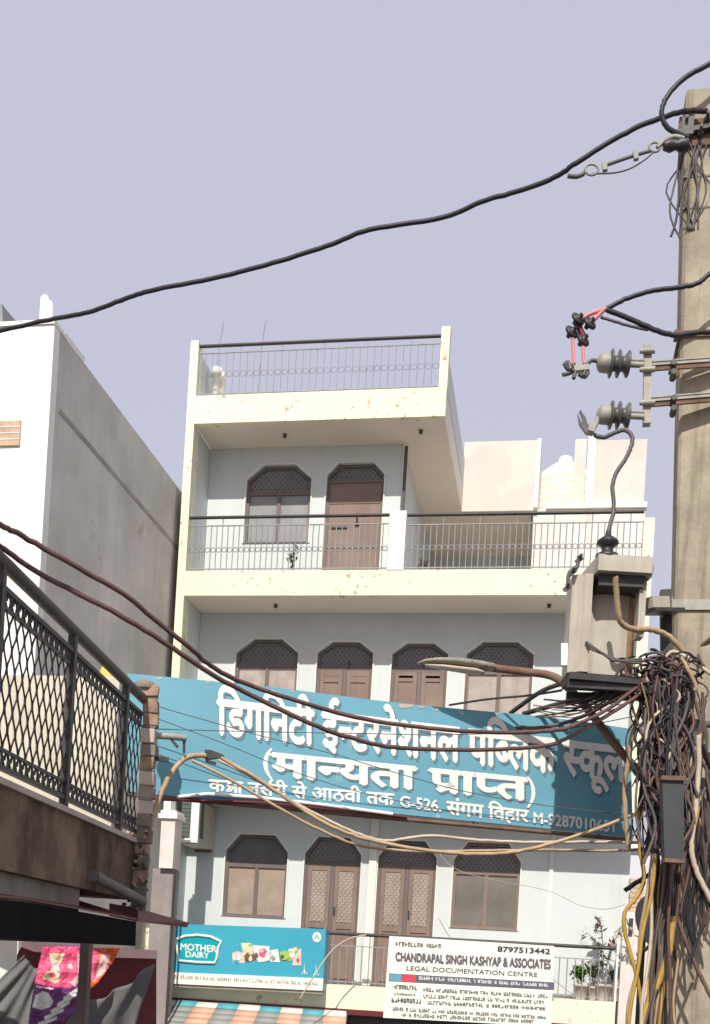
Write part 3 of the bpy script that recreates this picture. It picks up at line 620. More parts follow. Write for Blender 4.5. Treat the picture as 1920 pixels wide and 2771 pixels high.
small([8, 10, 1, 9, 8], ((420, 625), (1505, 685), (1505, 712), (420, 655)), M['inkgrey'])
small([5, 1, 3, 5, 2, 3, 9, 2, 6, 3, 5, 3, 6, 4], ((110, 682), (1505, 765), (1505, 790), (110, 712)), M['inkgrey']); small([2, 1, 8, 4, 8, 5, 7, 4, 5], ((190, 735), (1400, 800), (1400, 828), (190, 765)), M['inkgrey'])

# ================================================================== STRIPED AWNING
aw = thing('striped_awning', PY(660, 2760, -.6), 'striped canvas awning in salmon, grey and white under the aqua signboard', 'awning')
q0, q1 = PY(425, 2703, -.06), PY(936, 2741, -.06); zt = q0.z
mb = MB(); nst = 9
for k in range(nst):
    xa = q0.x + (q1.x - q0.x) * k / nst; xb = q0.x + (q1.x - q0.x) * (k + 1) / nst
    fl = 1.12
    def at(x, t): return Vector((x + (x - (q0.x + q1.x) / 2) * (fl - 1) * t, -.06 - 1.15 * t, zt - .62 * t - .05 * math.sin(t * math.pi)))
    for j in range(10):
        t0, t1 = j / 10, (j + 1) / 10; mb.k = ((2 if k % 2 == 0 else 3) if t0 < .1 else (0 if k % 2 == 0 else 1))
        mb.add([at(xa, t0), at(xb, t0), at(xb, t1), at(xa, t1)], [(0, 1, 2, 3)], True)
    mb.add([at(xa, 1), at(xb, 1), at(xb, 1) - Vector((0, 0, .16)), at((xa + xb) / 2, 1) - Vector((0, 0, .22)), at(xa, 1) - Vector((0, 0, .16))], [(0, 1, 2, 3, 4)])
cv = mb.build('canopy', [M['salmon'], M['greycanvas'], M['whitecanvas'], M['tealcanvas']], aw)
cv.modifiers.new('thickness', 'SOLIDIFY').thickness = .008
mb = MB(); mb.tube([at(q0.x, 1) - Vector((0, 0, .02)), at(q1.x, 1) - Vector((0, 0, .02))], .018, 6); mb.tube([at(q0.x, 0) + Vector((0, .02, -.03)), at(q0.x, 1) - Vector((0, 0, .03))], .014, 6); mb.tube([at(q1.x, 0) + Vector((0, .02, -.03)), at(q1.x, 1) - Vector((0, 0, .03))], .014, 6)
mb.build('frame', M['steel'], aw)

# ================================================================== AC UNIT, METER PILLAR
a, b = PY(492, 2166, -.02), PY(533, 2284, -.02)
ac = thing('air_conditioner', (a.x, .3, b.z), 'beige outdoor air conditioner unit fixed under the left end of the teal hoarding', 'air conditioner')
xm = b.x
MB().box(a.x, b.x, 0, .8, b.z, a.z).build('body', M['acbody'], ac)
each('front_frame', ((a.x - .01, xm + .004, -.03, -.002, b.z + .02, b.z + .08), (xm - .12, xm + .004, -.03, -.002, b.z + .082, a.z)), M['white'], ac)
mb = MB(); mb.box(a.x, xm - .125, -.012, -.002, b.z + .085, a.z)
for k in range(9): mb.box(a.x, xm - .125, -.02, -.013, b.z + .12 + k * .06, b.z + .135 + k * .06)
mb.build('grille', M['acdark'], ac)
MB().box(xm + .001, xm + .006, .06, .22, b.z + .1, a.z).build('side_slot', M['acdark'], ac)
MB().bar((a.x, .7, b.z - .03), (b.x, .7, b.z - .03), .04).build('bracket', M['rust'], ac)
a, b = PY(440, 2215, -.7), PY(466, 2350, -.7)
mp = thing('meter_pillar', (a.x, -.5, 0), 'cream plastered pillar with white cap between brick pier and air conditioner', 'pillar')
MB().box(a.x - .02, b.x, -.7, -.4, b.z, a.z).build('shaft', M['pink_white'], mp); MB().box(a.x - .14, b.x - .01, -.62, -.36, 0, b.z - .002).build('lower_shaft', M['shadegrey'], mp)
mb = MB(); mb.box(a.x - .06, b.x + .04, -.74, -.36, a.z + .002, a.z + .07); mb.box(a.x - .03, b.x + .02, -.72, -.38, a.z + .071, a.z + .12); mb.build('cap', M['white'], mp)
MB().box(a.x + .0, a.x + .11, -.7, -.5, a.z + .121, a.z + .3).build('insulator_block', M['white'], mp)
a = PY(474, 2350, -.66); tag(MB().tube([(a.x, -.66, 1), (a.x, -.66, PY(474, 2352, -.66).z)], .018, 6).build('drain_pipe', M['iron']), 'dark vertical pipe running down under the cream meter pillar', 'pipe')

# ================================================================== NEAR BALCONY ON THE LEFT
TF = 7.0
F0 = P(385, 1880, TF); N0 = P(0, 1500, TF * .658)
ax = Vector((F0.x - N0.x, F0.y - N0.y, 0)).normalized(); inn = Vector((-ax.y, ax.x, 0))      # along the balcony, and into the house
if inn.x > 0: inn = -inn
bp = Plane(F0, N0, F0 + Vector((0, 0, 1)))
def bl(u, v, d=0.0): return bp.at(u, v) + inn * d
nb = thing('corner_house', F0 + inn * .5 - Vector((0, 0, F0.z)), 'soot stained house corner with iron lattice balcony and crumbling brick pier', 'building')
zs, zr_ = bl(0, 2094).z, F0.z
ang0 = (F0 - N0).length
near = N0 - ax * 1.6; near.z = 0; far = Vector((F0.x, F0.y, 0))
def along(s, d=0.0, z=0.0): return Vector((F0.x, F0.y, 0)) - ax * s + inn * d + Vector((0, 0, z))     # s metres back from the far end
LN = ang0 + 1.6
zsl = bl(340, 2258).z; zslb = zsl - .40
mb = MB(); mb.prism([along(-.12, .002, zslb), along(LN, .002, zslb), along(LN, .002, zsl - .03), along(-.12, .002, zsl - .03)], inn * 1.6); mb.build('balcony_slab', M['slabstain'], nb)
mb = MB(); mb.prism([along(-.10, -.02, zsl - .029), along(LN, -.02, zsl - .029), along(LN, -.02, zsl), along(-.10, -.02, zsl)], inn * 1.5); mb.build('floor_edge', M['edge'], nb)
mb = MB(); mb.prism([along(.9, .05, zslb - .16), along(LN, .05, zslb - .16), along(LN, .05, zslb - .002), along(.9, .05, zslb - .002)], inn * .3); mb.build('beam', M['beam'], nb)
mb = MB(); mb.prism([along(-.05, 1.6, 0), along(LN, 1.6, 0), along(LN, 1.6, zsl + 2.9), along(-.05, 1.6, zsl + 2.9)], inn * .3)
rl = MB(); zt_ = F0.z - .02; zm = bl(370, 1922).z; zm2 = zm - .075; zb_ = zsl + .045
rl.bar(along(.0, 0, zm), along(LN, 0, zm), .03, .022); rl.bar(along(0, 0, zm2), along(LN, 0, zm2), .016, .016); rl.bar(along(0, 0, zb_), along(LN, 0, zb_), .03, .02); rl.bar(along(0, 0, zb_ + .08), along(LN, 0, zb_ + .08), .016, .016)
fr_ = rl.build('balcony_railing', M['iron'], nb)
mb = MB(); mb.tube([along(-.05, 0, zt_), along(LN, 0, zt_)], .032, 10); mb.build('handrail', M['handrail'], fr_)
for u, v in ((199, 1700), (341, 1860), (3, 1530)):
    p_ = bl(u, v); s_ = (Vector((F0.x, F0.y, 0)) - Vector((p_.x, p_.y, 0))).length
    MB().bar(along(s_, .0, zsl), along(s_, .0, zt_), .04, .04, up=(ax.x, ax.y, 0)).build('post', M['iron'], fr_)
la = MB(); st = .047; n = int(LN / st); zl0, zl1 = zb_ + .09, zm2; per = .175
for k in range(n):
    pts = []; ph = 0 if k % 2 else math.pi
    for j in range(25):
        z = zl0 + (zl1 - zl0) * j / 24; pts.append(along(k * st + st * .5 + st * .46 * math.cos((z - zl0) / per * 2 * math.pi + ph), 0, z))
    la.tube(pts, .0056, 4)
la.build('lattice', M['iron'], fr_)
la = MB()
for k in range(int(LN / .075)):
    s0 = k * .075 + .02
    for z0, z1 in ((zm2, zm), (zb_, zb_ + .08)):
        la.tube([along(s0 + .028 * math.cos(q) + .003 * q, 0, (z0 + z1) / 2 + .033 * math.sin(q)) for q in [x * .75 for x in range(10)]], .0065, 4)
la.build('scrollwork', M['iron'], fr_)['kind'] = 'stuff'
# brick pier at the far corner
bk = MB(); zc = bl(395, 2470).z; ztp = bl(400, 1868).z
wpx = 40 * TF / FPX
while zc < ztp:
    h = random.uniform(.07, .11); j = random.uniform(-.006, .006); w_ = wpx * random.uniform(.94, 1.05); bk.k = random.choices((0, 1, 2), (6, 4, 1))[0]
    A = along(-.02, .0 + j, zc); dx = rg0 * w_; q = lambda: Vector((random.uniform(-.009, .009), random.uniform(-.009, .009), random.uniform(-.006, .006)))
    lo = [A + q(), A + dx + q(), A + dx + Vector((-.03, .11, 0)) + q(), A + Vector((-.03, .11, 0)) + q()]
    bk.prism(lo, Vector((random.uniform(-.008, .008), 0, h * .86))); bk.k = 1
    B = A + rg0 * (w_ * .02) + Vector((0, .005, h * .86)); bk.prism([B, B + dx * .96, B + dx * .96 + Vector((-.03, .08, 0)), B + Vector((-.03, .08, 0))], (0, 0, h * .16)); zc += h
po = bk.build('brick_pier', [M['brick'], M['beam'], M['edge'], M['slabstain']], nb)
bv = po.modifiers.new('bevel', 'BEVEL'); bv.width = .016; bv.segments = 3
lp = MB(); zc = bl(395, 2470).z
for k in range(150):                           # crumbled edge and dry creeper below the slab corner
    z = zc + (zsl + .05 - zc) * random.random(); A = along(-.05 + random.uniform(-.03, .05), -.04 + random.uniform(-.05, .10), z); s_ = random.uniform(.006, .018); lp.k = random.choices((0, 1, 2), (3, 4, 1))[0]
    lp.lathe(A, (random.uniform(-1, 1), random.uniform(-1, 1), random.uniform(-1, 1)), [(-s_, s_ * .3), (-s_ * .4, s_), (s_ * .5, s_ * .7), (s_, s_ * .2)], 5)
lp.build('crumbled_mortar', [M['brick'], M['slabstain'], M['edge']], nb)['kind'] = 'stuff'
MB().lathe(along(-.05, .0, ztp - .01), (0, 0, 1), [(0, .06), (.035, .07), (.055, .04)], 10).build('pier_cap', M['beam'], nb)
# sunlit low wall across the far side of the terrace, with a tub on it
q = P(292, 1838, 8.0)
tag(MB().lathe(q, (0, 0, 1), [(0, .072), (.02, .074), (.085, .052), (.09, .048)], 14).build('yellow_tub', M['yellow']), 'small yellow plastic tub upturned on the low wall behind the iron balcony rail', 'tub')
MB().box(q.x - 3.2, q.x + .13, q.y - .09, q.y + .1, zsl - .1, q.z - .002).build('low_wall', M['creamwall'], nb)
# lower works: downpipe, metal sheet roof
mb = MB(); mb.tube([bl(215, 2368, -.08), bl(352, 2436, -.08)], .032, 12); mb.build('waste_pipe', M['pipegrey'], nb)
sh = thing('shop_canopy', bl(200, 2560, -.3) - Vector((0, 0, .3)), 'soot black metal shop canopy with dark red edge below the iron balcony', 'canopy')
def cl(u, v, d): return bp.at(u, v) - inn * d
T1 = [P(-120, 2400, 4.2), P(55, 2418, 5.2), P(370, 2484, 6.9), P(385, 2500, 7.1)]
mb = MB(); tp = [P(-120, 2425, 4.3), P(60, 2440, 5.2), P(368, 2494, 6.9)]; bt = [P(-120, 2532, 4.3), P(60, 2541, 5.2), P(366, 2560, 6.9)]
for a, b, c, d in ((tp[0], tp[1], bt[1], bt[0]), (tp[1], tp[2], bt[2], bt[1])): mb.prism([a, b, c, d], inn * .05)
mb.build('fascia', M['soot'], sh)
mb = MB(); mb.prism([tp[0] + Vector((0, 0, .012)), tp[1] + Vector((0, 0, .012)), tp[1] + inn * .6 + Vector((0, 0, .16)), tp[0] + inn * .6 + Vector((0, 0, .16))], (0, 0, .01)); mb.prism([tp[1] + Vector((0, 0, .012)), tp[2] + Vector((0, 0, .012)), tp[2] + inn * .6 + Vector((0, 0, .16)), tp[1] + inn * .6 + Vector((0, 0, .16))], (0, 0, .01))
mb.build('roof_sheet', M['trimred'], sh)
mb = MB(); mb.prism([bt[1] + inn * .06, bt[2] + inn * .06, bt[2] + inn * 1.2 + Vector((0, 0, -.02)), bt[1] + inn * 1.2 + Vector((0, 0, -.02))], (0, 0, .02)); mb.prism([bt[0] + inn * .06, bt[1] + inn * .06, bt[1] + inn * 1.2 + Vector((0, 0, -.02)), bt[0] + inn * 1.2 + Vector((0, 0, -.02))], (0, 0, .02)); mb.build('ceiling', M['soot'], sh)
a, b, c, d = P(372, 2458, 7.0), P(512, 2497, 8.3), P(505, 2510, 8.3), P(372, 2494, 7.0)
MB().prism([a, b, c, d], Vector((-.25, .12, .03))).build('side_sheet', M['trimred'], sh)
p0, p1 = P(234, 2553, 5.9), P(230, 2790, 5.9)
MB().bar(P(234, 2553, 5.9), Vector((p0.x, p0.y, 0)), .052, .052, up=(0, 1, 0)).build('post', M['handrail'], sh)
# things hanging and standing beneath the canopy
def cloth(name, rows, m, label, cat, amp=.02, waves=4, th=.006):
    mb = MB(); nu, nv = 28, 14
    (a, b, c, d) = [P(*q) for q in rows]        # TL TR BR BL, each with its own distance
    nrm = (b - a).cross(d - a).normalized(); vs = []
    for j in range(nv + 1):
        for i in range(nu + 1):
            s, t = i / nu, j / nv; p_ = (a * (1 - s) + b * s) * (1 - t) + (d * (1 - s) + c * s) * t
            p_ = p_ + nrm * (amp * math.sin(s * waves * 6.283 + 1.7 * t) * (.35 + .65 * t) + amp * .4 * math.sin(s * 17 + t * 5)) - Vector((0, 0, .05 * math.sin(s * math.pi) * (1 - t)))
            vs.append(p_)
    mb.add(vs, [(j * (nu + 1) + i, j * (nu + 1) + i + 1, (j + 1) * (nu + 1) + i + 1, (j + 1) * (nu + 1) + i) for j in range(nv) for i in range(nu)], True)
    o = mb.build(name, m); o.modifiers.new('thickness', 'SOLIDIFY').thickness = th
    return tag(o, label, cat)
cloth('tarpaulin', ((66, 2585, 8.6), (120, 2618, 8.7), (85, 2850, 8.6), (-140, 2790, 8.2)), M['tarp'], 'grey tarpaulin hanging left of the pink poster', 'tarpaulin')
cloth('tarpaulin', ((225, 2716, 8.5), (417, 2606, 9.0), (345, 2830, 8.9), (130, 2850, 8.4)), M['tarp'], 'grey tarpaulin slung up to the right of the dark canopy post', 'tarpaulin', amp=.035, waves=2.5)
cb = Plane(P(-60, 2540, 8.9), P(48, 2545, 9.0), P(48, 2620, 9.0))
tag(MB().prism([cb.at(u, v) for u, v in ((-120, 2538), (47, 2543), (44, 2628), (0, 2668), (-120, 2770))], cb.n * -.04).build('shop_board', M['signwhite']), 'plain cream board with slanted lower edge at the left under the black canopy', 'board')
vp = Plane(P(60, 2545, 9.4), P(420, 2580, 9.7), P(420, 2610, 9.7))
tag(MB().prism([vp.at(u, v) for u, v in ((56, 2548), (425, 2572), (425, 2594), (250, 2590), (90, 2575), (56, 2562))], vp.n * -.05).build('valance', M['palepink']), 'narrow pale pink valance strip behind the pink poster', 'valance')
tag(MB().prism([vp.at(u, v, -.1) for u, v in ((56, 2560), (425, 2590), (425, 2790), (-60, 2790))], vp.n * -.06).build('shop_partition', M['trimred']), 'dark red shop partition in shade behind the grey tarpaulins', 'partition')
pp = Plane(P(110, 2560, 8.2), P(330, 2566, 8.35), P(100, 2760, 8.2))
def z4(x, y): return x / 3.4696, 2520 + y / 3.4696
ps = thing('hanging_poster', pp.at(180, 2780), 'pink and purple printed poster hanging behind the dark canopy post', 'poster')
PICS = [('pink', ((402, 142), (745, 142), (735, 260), (770, 420), (660, 540), (520, 520), (322, 490))), ('creamprint', ((455, 205), (610, 205), (575, 290), (530, 330), (480, 300))), ('palepink', ((490, 290), (535, 290), (560, 370), (470, 370))),
        ('creamprint', ((390, 440), (440, 380), (520, 370), (560, 400), (565, 460), (520, 490))), ('pink', ((465, 390), (515, 385), (520, 430), (468, 435))), ('palepink', ((720, 220), (775, 190), (775, 420), (700, 520), (660, 480), (735, 400))), ('palepink', ((640, 310), (670, 300), (680, 350), (645, 355))),
        ('palepink', ((330, 505), (500, 535), (490, 550), (335, 525))), ('letter', ((330, 600), (400, 560), (450, 580), (500, 660), (470, 710), (380, 740), (300, 710)))]
for k in range(5): PICS.append(('letter', ((590 - 60 * k, 620 + 60 * k), (770 - 60 * k, 500 + 75 * k), (775 - 60 * k, 530 + 75 * k), (600 - 60 * k, 655 + 60 * k))))
def inside(p, q):
    c = False
    for i in range(len(q)):
        (x0, y0), (x1, y1) = q[i], q[i - 1]
        if (y0 > p[1]) != (y1 > p[1]) and p[0] < (x1 - x0) * (p[1] - y0) / (y1 - y0) + x0: c = not c
    return c
def printed(pl, par, base, out, pics, x0, x1, y0, y1, nx, ny):      # a crumpled printed sheet; the print is part of the sheet
    names = [base]; mb = MB(); from mathutils import noise
    def pt(i, j):
        x, y = x0 + (x1 - x0) * i / nx, y0 + (y1 - y0) * j / ny; d = noise.noise(Vector((x * .012, y * .009, 1))) * .035 + abs(noise.noise(Vector((x * .03, y * .022, 5)))) * .014
        return pl.at(*z4(x, y), d)
    for j in range(ny):
        for i in range(nx):
            cx, cy_ = x0 + (x1 - x0) * (i + .5) / nx, y0 + (y1 - y0) * (j + .5) / ny
            if not inside((cx, cy_), out): continue
            c = base
            for nm, q in pics:
                if inside((cx, cy_), q): c = nm
            if c not in names: names.append(c)
            mb.k = names.index(c); mb.add([pt(i, j), pt(i + 1, j), pt(i + 1, j + 1), pt(i, j + 1)], [(0, 1, 2, 3)], True)
    o = mb.build('sheet', [M[x] for x in names], par); bm = bmesh.new(); bm.from_mesh(o.data); bmesh.ops.remove_doubles(bm, verts=bm.verts, dist=.0004); bmesh.ops.recalc_face_normals(bm, faces=bm.faces); bm.to_mesh(o.data); bm.free()
    o.modifiers.new('thickness', 'SOLIDIFY').thickness = .004
printed(pp, ps, 'purple', ((400, 140), (760, 140), (790, 480), (780, 660), (690, 760), (590, 850), (260, 900), (290, 680), (320, 500)), PICS, 240, 800, 130, 910, 84, 110)
qp = Plane(P(245, 2562, 8.6), P(330, 2566, 8.7), P(245, 2680, 8.6))
fl_ = thing('red_pennant', qp.at(262, 2670), 'red pennant shaped poster with pale centre right of the dark canopy post', 'poster')
printed(qp, fl_, 'orange', ((855, 160), (1120, 160), (1060, 290), (900, 500), (845, 545)), [('palepink', ((950, 215), (1040, 220), (1000, 360), (870, 480))), ('pink', ((858, 175), (930, 180), (900, 420), (850, 480)))], 840, 1130, 150, 560, 40, 56)

# bracket with dead-end clamp by the pier
br = thing('wall_bracket', P(420, 1995, 7.2), 'grey steel service bracket on the brick pier in front of the teal hoarding', 'bracket')
mb = MB(); mb.tube([P(415, 1990, 7.1), P(470, 1994, 7.15), P(502, 1998, 7.2)], .022, 8); mb.build('arm', M['steel'], br)
mb = MB(); mb.bar(P(498, 2000, 7.2), P(497, 2038, 7.2), .014); mb.bar(P(464, 2002, 7.15), P(480, 2022, 7.15), .022, .02); mb.bar(P(420, 2052, 7.1), P(455, 2056, 7.1), .03); mb.build('hanger', M['iron'], br)
cp = thing('cable_clamp', P(578, 2046, 7.3), 'black wedge clamp gripping the tan service cables in front of the hoarding', 'clamp')
mb = MB(); mb.prism([P(u, v, 7.3) for u, v in ((554, 2028), (570, 2029), (600, 2040), (603, 2056), (585, 2050), (554, 2054))], (0, .05, 0)); mb.build('wedge', M['iron'], cp)
MB().bar(P(556, 2060, 7.32), P(584, 2066, 7.32), .02).build('bail', M['iron'], cp)

G = random.gauss
# ================================================================== ELECTRIC POLE
TP = 7.5                                       # metres from the lens; fittings below were drawn for a 0.26 m pole head, the real head is U times that
U = 1.44
pl = thing('electric_pole', Vector((P(1900, 2700, TP).x, P(1900, 2700, TP).y, 0)), 'tall weathered concrete electric pole streaked with rust, standing at the right edge', 'pole')
tl, bl_ = P(1857, 243, TP), P(1800, 2771, TP)
wt, wb = .26 * U, .34 * U; dy = .2 * U
def polex(z): k = (z - bl_.z) / (tl.z - bl_.z); return bl_.x + (tl.x - bl_.x) * k, bl_.y + (tl.y - bl_.y) * k, wb + (wt - wb) * k
(x0, y0, w0), (x1, y1, w1) = polex(0), polex(tl.z)
def ring(x, y, w_, z, c=.02): return [Vector((x + q, y + r_, z)) for q, r_ in ((c, 0), (w_ - c, 0), (w_, c), (w_, dy - c), (w_ - c, dy), (c, dy), (0, dy - c), (0, c))]
mb = MB(); a, b = ring(x0, y0, w0, 0), ring(x1, y1, w1, tl.z); mb.add(a + b, [tuple(range(8))[::-1], tuple(range(8, 16))] + [(i, (i + 1) % 8, 8 + (i + 1) % 8, 8 + i) for i in range(8)])
mb.build('shaft', M['pole'], pl)
def band(v, h=.05, m='rust', g=.012):
    h *= U; g *= U
    z = P(1860, v, TP).z; x, y, w_ = polex(z); mb = MB(); mb.box(x - g, x + w_ + g, y - g, y + dy + g, z - h / 2, z + h / 2)
    mb.box(x - g - .03, x - g - .001, y - .02, y + .03, z - h * .7, z + h * .7); return mb.build('clamp_band', M[m], pl)
band(348, .07); band(392, .03); band(908, .03); band(1640, .05, 'steel')
mb = MB()
for v in (565, 480): 
    z = P(1860, v, TP).z; x, y, w_ = polex(z); mb.box(x - .004, x + w_ + .004, y - .004, y + dy + .004, z - .006, z + .006)
mb.build('binding_wire', M['iron'], pl)
x, y, w_ = polex(P(1860, 330, TP).z)
hw = MB(); zz = P(1860, 360, TP).z
hw.box(x - .03, x + .05, y - .07, y - .018, zz - .06, zz + .06); hw.box(x + .17, x + .25, y - .09, y - .018, zz - .09, zz + .14); hw.bar((x - .08, y - .04, zz - .03), (x + .36, y - .04, zz + .03), .022)
for dx_, dz_ in ((.0, .04), (.10, -.03), (.14, .06), (.27, .0), (.30, .09)): hw.lathe((x + dx_, y - .015, zz + dz_), (0, -1, 0), [(0, .016), (.02, .016), (.02, .008), (.06, .008)], 6)
hw.build('hardware', M['greycable'], pl)
mb = MB()
for k in range(9):
    u0 = random.uniform(1845, 1920); mb.tube(path([(u0, 385), (u0 + G(0, 14), 440), (u0 + G(0, 22), 520), (1850 + random.uniform(0, 40), 620)], TP - .04, TP - .02, 4), .004, 4)
mb.build('loose_wire', M['greycable'], pl)
# cross arms and insulator post
fx = thing('fuse_bracket', P(1750, 1040, TP), 'galvanised bracket of two arms and an upright carrying the fuse insulators beside the pole', 'bracket')
def angle_iron(mb, a, b, h=.05, dpt=.05):
    mb.k = 0; mb.bar(a + Vector((0, 0, h * .28)), b + Vector((0, 0, h * .28)), .008, h * .42); mb.bar(a + Vector((0, dpt / 2, h / 2)), b + Vector((0, dpt / 2, h / 2)), dpt, .006)
    mb.k = 1; mb.bar(a + Vector((0, .012, -h * .22)), b + Vector((0, .012, -h * .22)), .012, h * .56); mb.k = 0
mb = MB(); angle_iron(mb, P(1748, 990, 7.36), P(2010, 972, 7.36)); mb.build('upper_arm', [M['steel'], M['rust']], fx)
mb = MB(); angle_iron(mb, P(1752, 1087, 7.36), P(2010, 1066, 7.36)); mb.build('lower_arm', [M['steel'], M['rust']], fx)
mb = MB(); mb.bar(P(1752, 935, 7.31), P(1749, 1150, 7.31), .035, .045, up=(0, 1, 0))
for v in (950, 1000, 1090): mb.lathe(P(1742, v, 7.27), (1, 0, 0), [(-.02, .01), (.0, .014), (.05, .014)], 6)
mb.build('upright', M['steel'], fx)
for v in (985, 1080, 1108, 1010): MB().lathe(P(1822, v, 7.33), (0, 1, 0), [(-.02, .014), (.05, .016)], 6).build('bolt', M['iron'], fx)
mb = MB(); mb.bar(P(1815, 1000, 7.36), P(1832, 1020, 7.36), .03); mb.build('gusset', M['rust'], fx)
def insulator(v, label):
    o = P(1742, v, 7.28); t = thing('fuse_insulator', o, label, 'insulator', 'fuse insulators on the bracket'); ax_ = -(rg0 + Vector((0, 0, .01)))
    L_ = lambda u: (1742 - u) * 5.05 / FPX
    r_ = lambda px: px * 5.05 / FPX
    MB().lathe(o, ax_, [(0, .014), (L_(1702), .014)], 8).build('pin', M['steel'], t)
    MB().lathe(o + Vector((0, 0, .03)), ax_, [(0, .008), (L_(1702), .008)], 8).build('pin', M['steel'], t)
    pr = [(L_(1702), r_(20)), (L_(1700), r_(33)), (L_(1697), r_(34)), (L_(1688), r_(20)), (L_(1680), r_(19)), (L_(1674), r_(35)), (L_(1671), r_(35)), (L_(1668), r_(20)), (L_(1658), r_(20)), (L_(1654), r_(36)), (L_(1651), r_(36)), (L_(1648), r_(24))]
    MB().lathe(o, ax_, pr, 18).build('shed', M['porcgrey'], t)
    MB().lathe(o, ax_, [(L_(1647.5), r_(25)), (L_(1625), r_(24)), (L_(1618), r_(18)), (L_(1614), r_(8))], 16).build('end_cap', M['steel'], t)
    return t
i1 = insulator(988, 'upper grey ribbed fuse insulator, below the cluster of black discs')
i2 = insulator(1128, 'lower grey ribbed fuse insulator with cable looping under it')
tm = thing('fuse_contact', P(1590, 1000, 7.28), 'tangled metal fuse contact at the end of the upper insulator', 'fuse contact', 'fuse contacts')
mb = MB()
for pts in (((1618, 978), (1600, 975), (1588, 985), (1572, 995), (1550, 1003), (1535, 998), (1528, 985)), ((1550, 985), (1556, 1005), (1552, 1024)), ((1588, 985), (1584, 1000), (1578, 1018)), ((1562, 998), (1540, 1010), (1522, 1014)), ((1572, 990), (1590, 1006), (1582, 1020), (1565, 1012)), ((1524, 990), (1536, 980), (1544, 1000))):
    mb.tube(path(pts, 7.28, 7.25, 3), .010, 5)
mb.build('wire_end', M['porcgrey'], tm)
MB().bar(P(1552, 1000, 7.27), P(1592, 996, 7.27), .03, .025).build('jaw', M['steel'], tm)
tm = thing('fuse_contact', P(1590, 1150, 7.28), 'forked metal fuse jaw open beside the lower insulator', 'fuse contact', 'fuse contacts')
MB().prism([P(u, v, 7.28) for u, v in ((1562, 1118), (1566, 1145), (1585, 1172), (1600, 1174), (1612, 1158), (1600, 1150), (1590, 1148), (1585, 1130), (1570, 1108), (1567, 1112), (1578, 1138), (1573, 1142))], (0, .03, 0)).build('fork', M['porcgrey'], tm)
MB().bar(P(1590, 1160, 7.25), P(1608, 1165, 7.25), .05, .035).build('jaw', M['steel'], tm)
MB().tube(path(((1608, 1155), (1615, 1140), (1618, 1128)), 7.27, 7.27), .012, 6).build('link', M['steel'], tm)
# discs over the upper fuse
cl_ = thing('disc_cluster', P(1565, 890, 7.28), 'cluster of four black porcelain discs hanging on pinkish leads above the upper insulator', 'insulator cluster')
for u, v in ((1563, 864), (1595, 875), (1546, 899), (1577, 921)):
    MB().lathe(P(u, v, 7.28), (.5, -.5, .35), [(-.028, .010), (-.008, .014), (-.006, .034), (.004, .036), (.010, .030), (.012, .012), (.03, .009)], 16).build('disc', M['porcelain'], cl_)
MB().tube(path(((1560, 870), (1570, 895), (1580, 915)), 7.3, 7.3), .016, 6).build('core', M['trimred'], cl_)
for pts in (((1548, 905), (1550, 945), (1553, 985)), ((1578, 925), (1577, 955), (1580, 985))): MB().tube(path(pts, 7.27, 7.27), .009, 6).build('lead', M['pinkcable'], cl_)
for pts in (((1640, 836), (1600, 848), (1575, 862), (1560, 870)), ((1632, 840), (1610, 862), (1592, 882))): MB().tube(path(pts, 7.28, 7.28), .010, 6).build('lead', M['pinkcable'], cl_)

# ------------------------------------------------------------------ transformer
TT = 7.0
tf = thing('transformer', P(1650, 1840, TT), 'boxy rust streaked grey pole transformer with black bushing on its lid, left of the pole', 'transformer')
sc_ = TT / FPX
o = P(1545, 1815, TT); zb0 = o.z; zt0 = P(1600, 1540, TT).z
rx = (P(1750, 1680, TT) - P(1545, 1680, TT)); wd = rx.length; rx = Vector((rx.x, rx.y, 0)).normalized(); ry = Vector((-rx.y, rx.x, 0))
def tp_(a, b, z): return Vector((P(1545, 1680, TT).x, P(1545, 1680, TT).y, 0)) + rx * a + ry * (b * U) + Vector((0, 0, z))   # a across, b back (drawing units), z up
rad = wd * .37; cx_ = wd * .60
mb = MB(); n = 28
se = lambda x: math.copysign(abs(x) ** .62, x)
ringv = [(cx_ + rad * se(math.cos(q * 2 * math.pi / n)), .225 + rad / U * se(math.sin(q * 2 * math.pi / n))) for q in range(n)]
lo_, hi_ = [tp_(a, b, zb0 + .01) for a, b in ringv], [tp_(a, b, zt0 - .02) for a, b in ringv]
for i in range(n):
    j = (i + 1) % n; mb.k = 1 if i >= 23 or i <= 2 else 0; mb.add([lo_[i], lo_[j], hi_[j], hi_[i]], [(0, 1, 2, 3)], True)
mb.k = 0; mb.add(lo_, [tuple(range(n))])
mb.build('tank', [M['tank'], M['tankrust']], tf)
mb = MB()
mb.prism([tp_(0, .03, zb0), tp_(wd * .16, .0, zb0), tp_(wd * .26, .0, zb0), tp_(wd * .26, .16, zb0), tp_(0, .16, zb0)], (0, 0, zt0 - zb0 - .03)); mb.build('side_flange', M['tank'], tf)
mb = MB(); mb.prism([tp_(wd * .88, .0, zb0 + .25), tp_(wd * .97, .0, zb0 + .25), tp_(wd * .97, .07, zb0 + .25), tp_(wd * .88, .07, zb0 + .25)], (0, 0, zt0 - zb0 - .30)); mb.build('side_bar', M['tank'], tf)
mb = MB(); mb.prism([tp_(wd * .28, -.06, zt0 - .035), tp_(wd * .99, -.06, zt0 - .035), tp_(wd * .99, .22, zt0 - .035), tp_(wd * .2, .22, zt0 - .035)], (0, 0, .105)); mb.build('lid', M['tank'], tf)
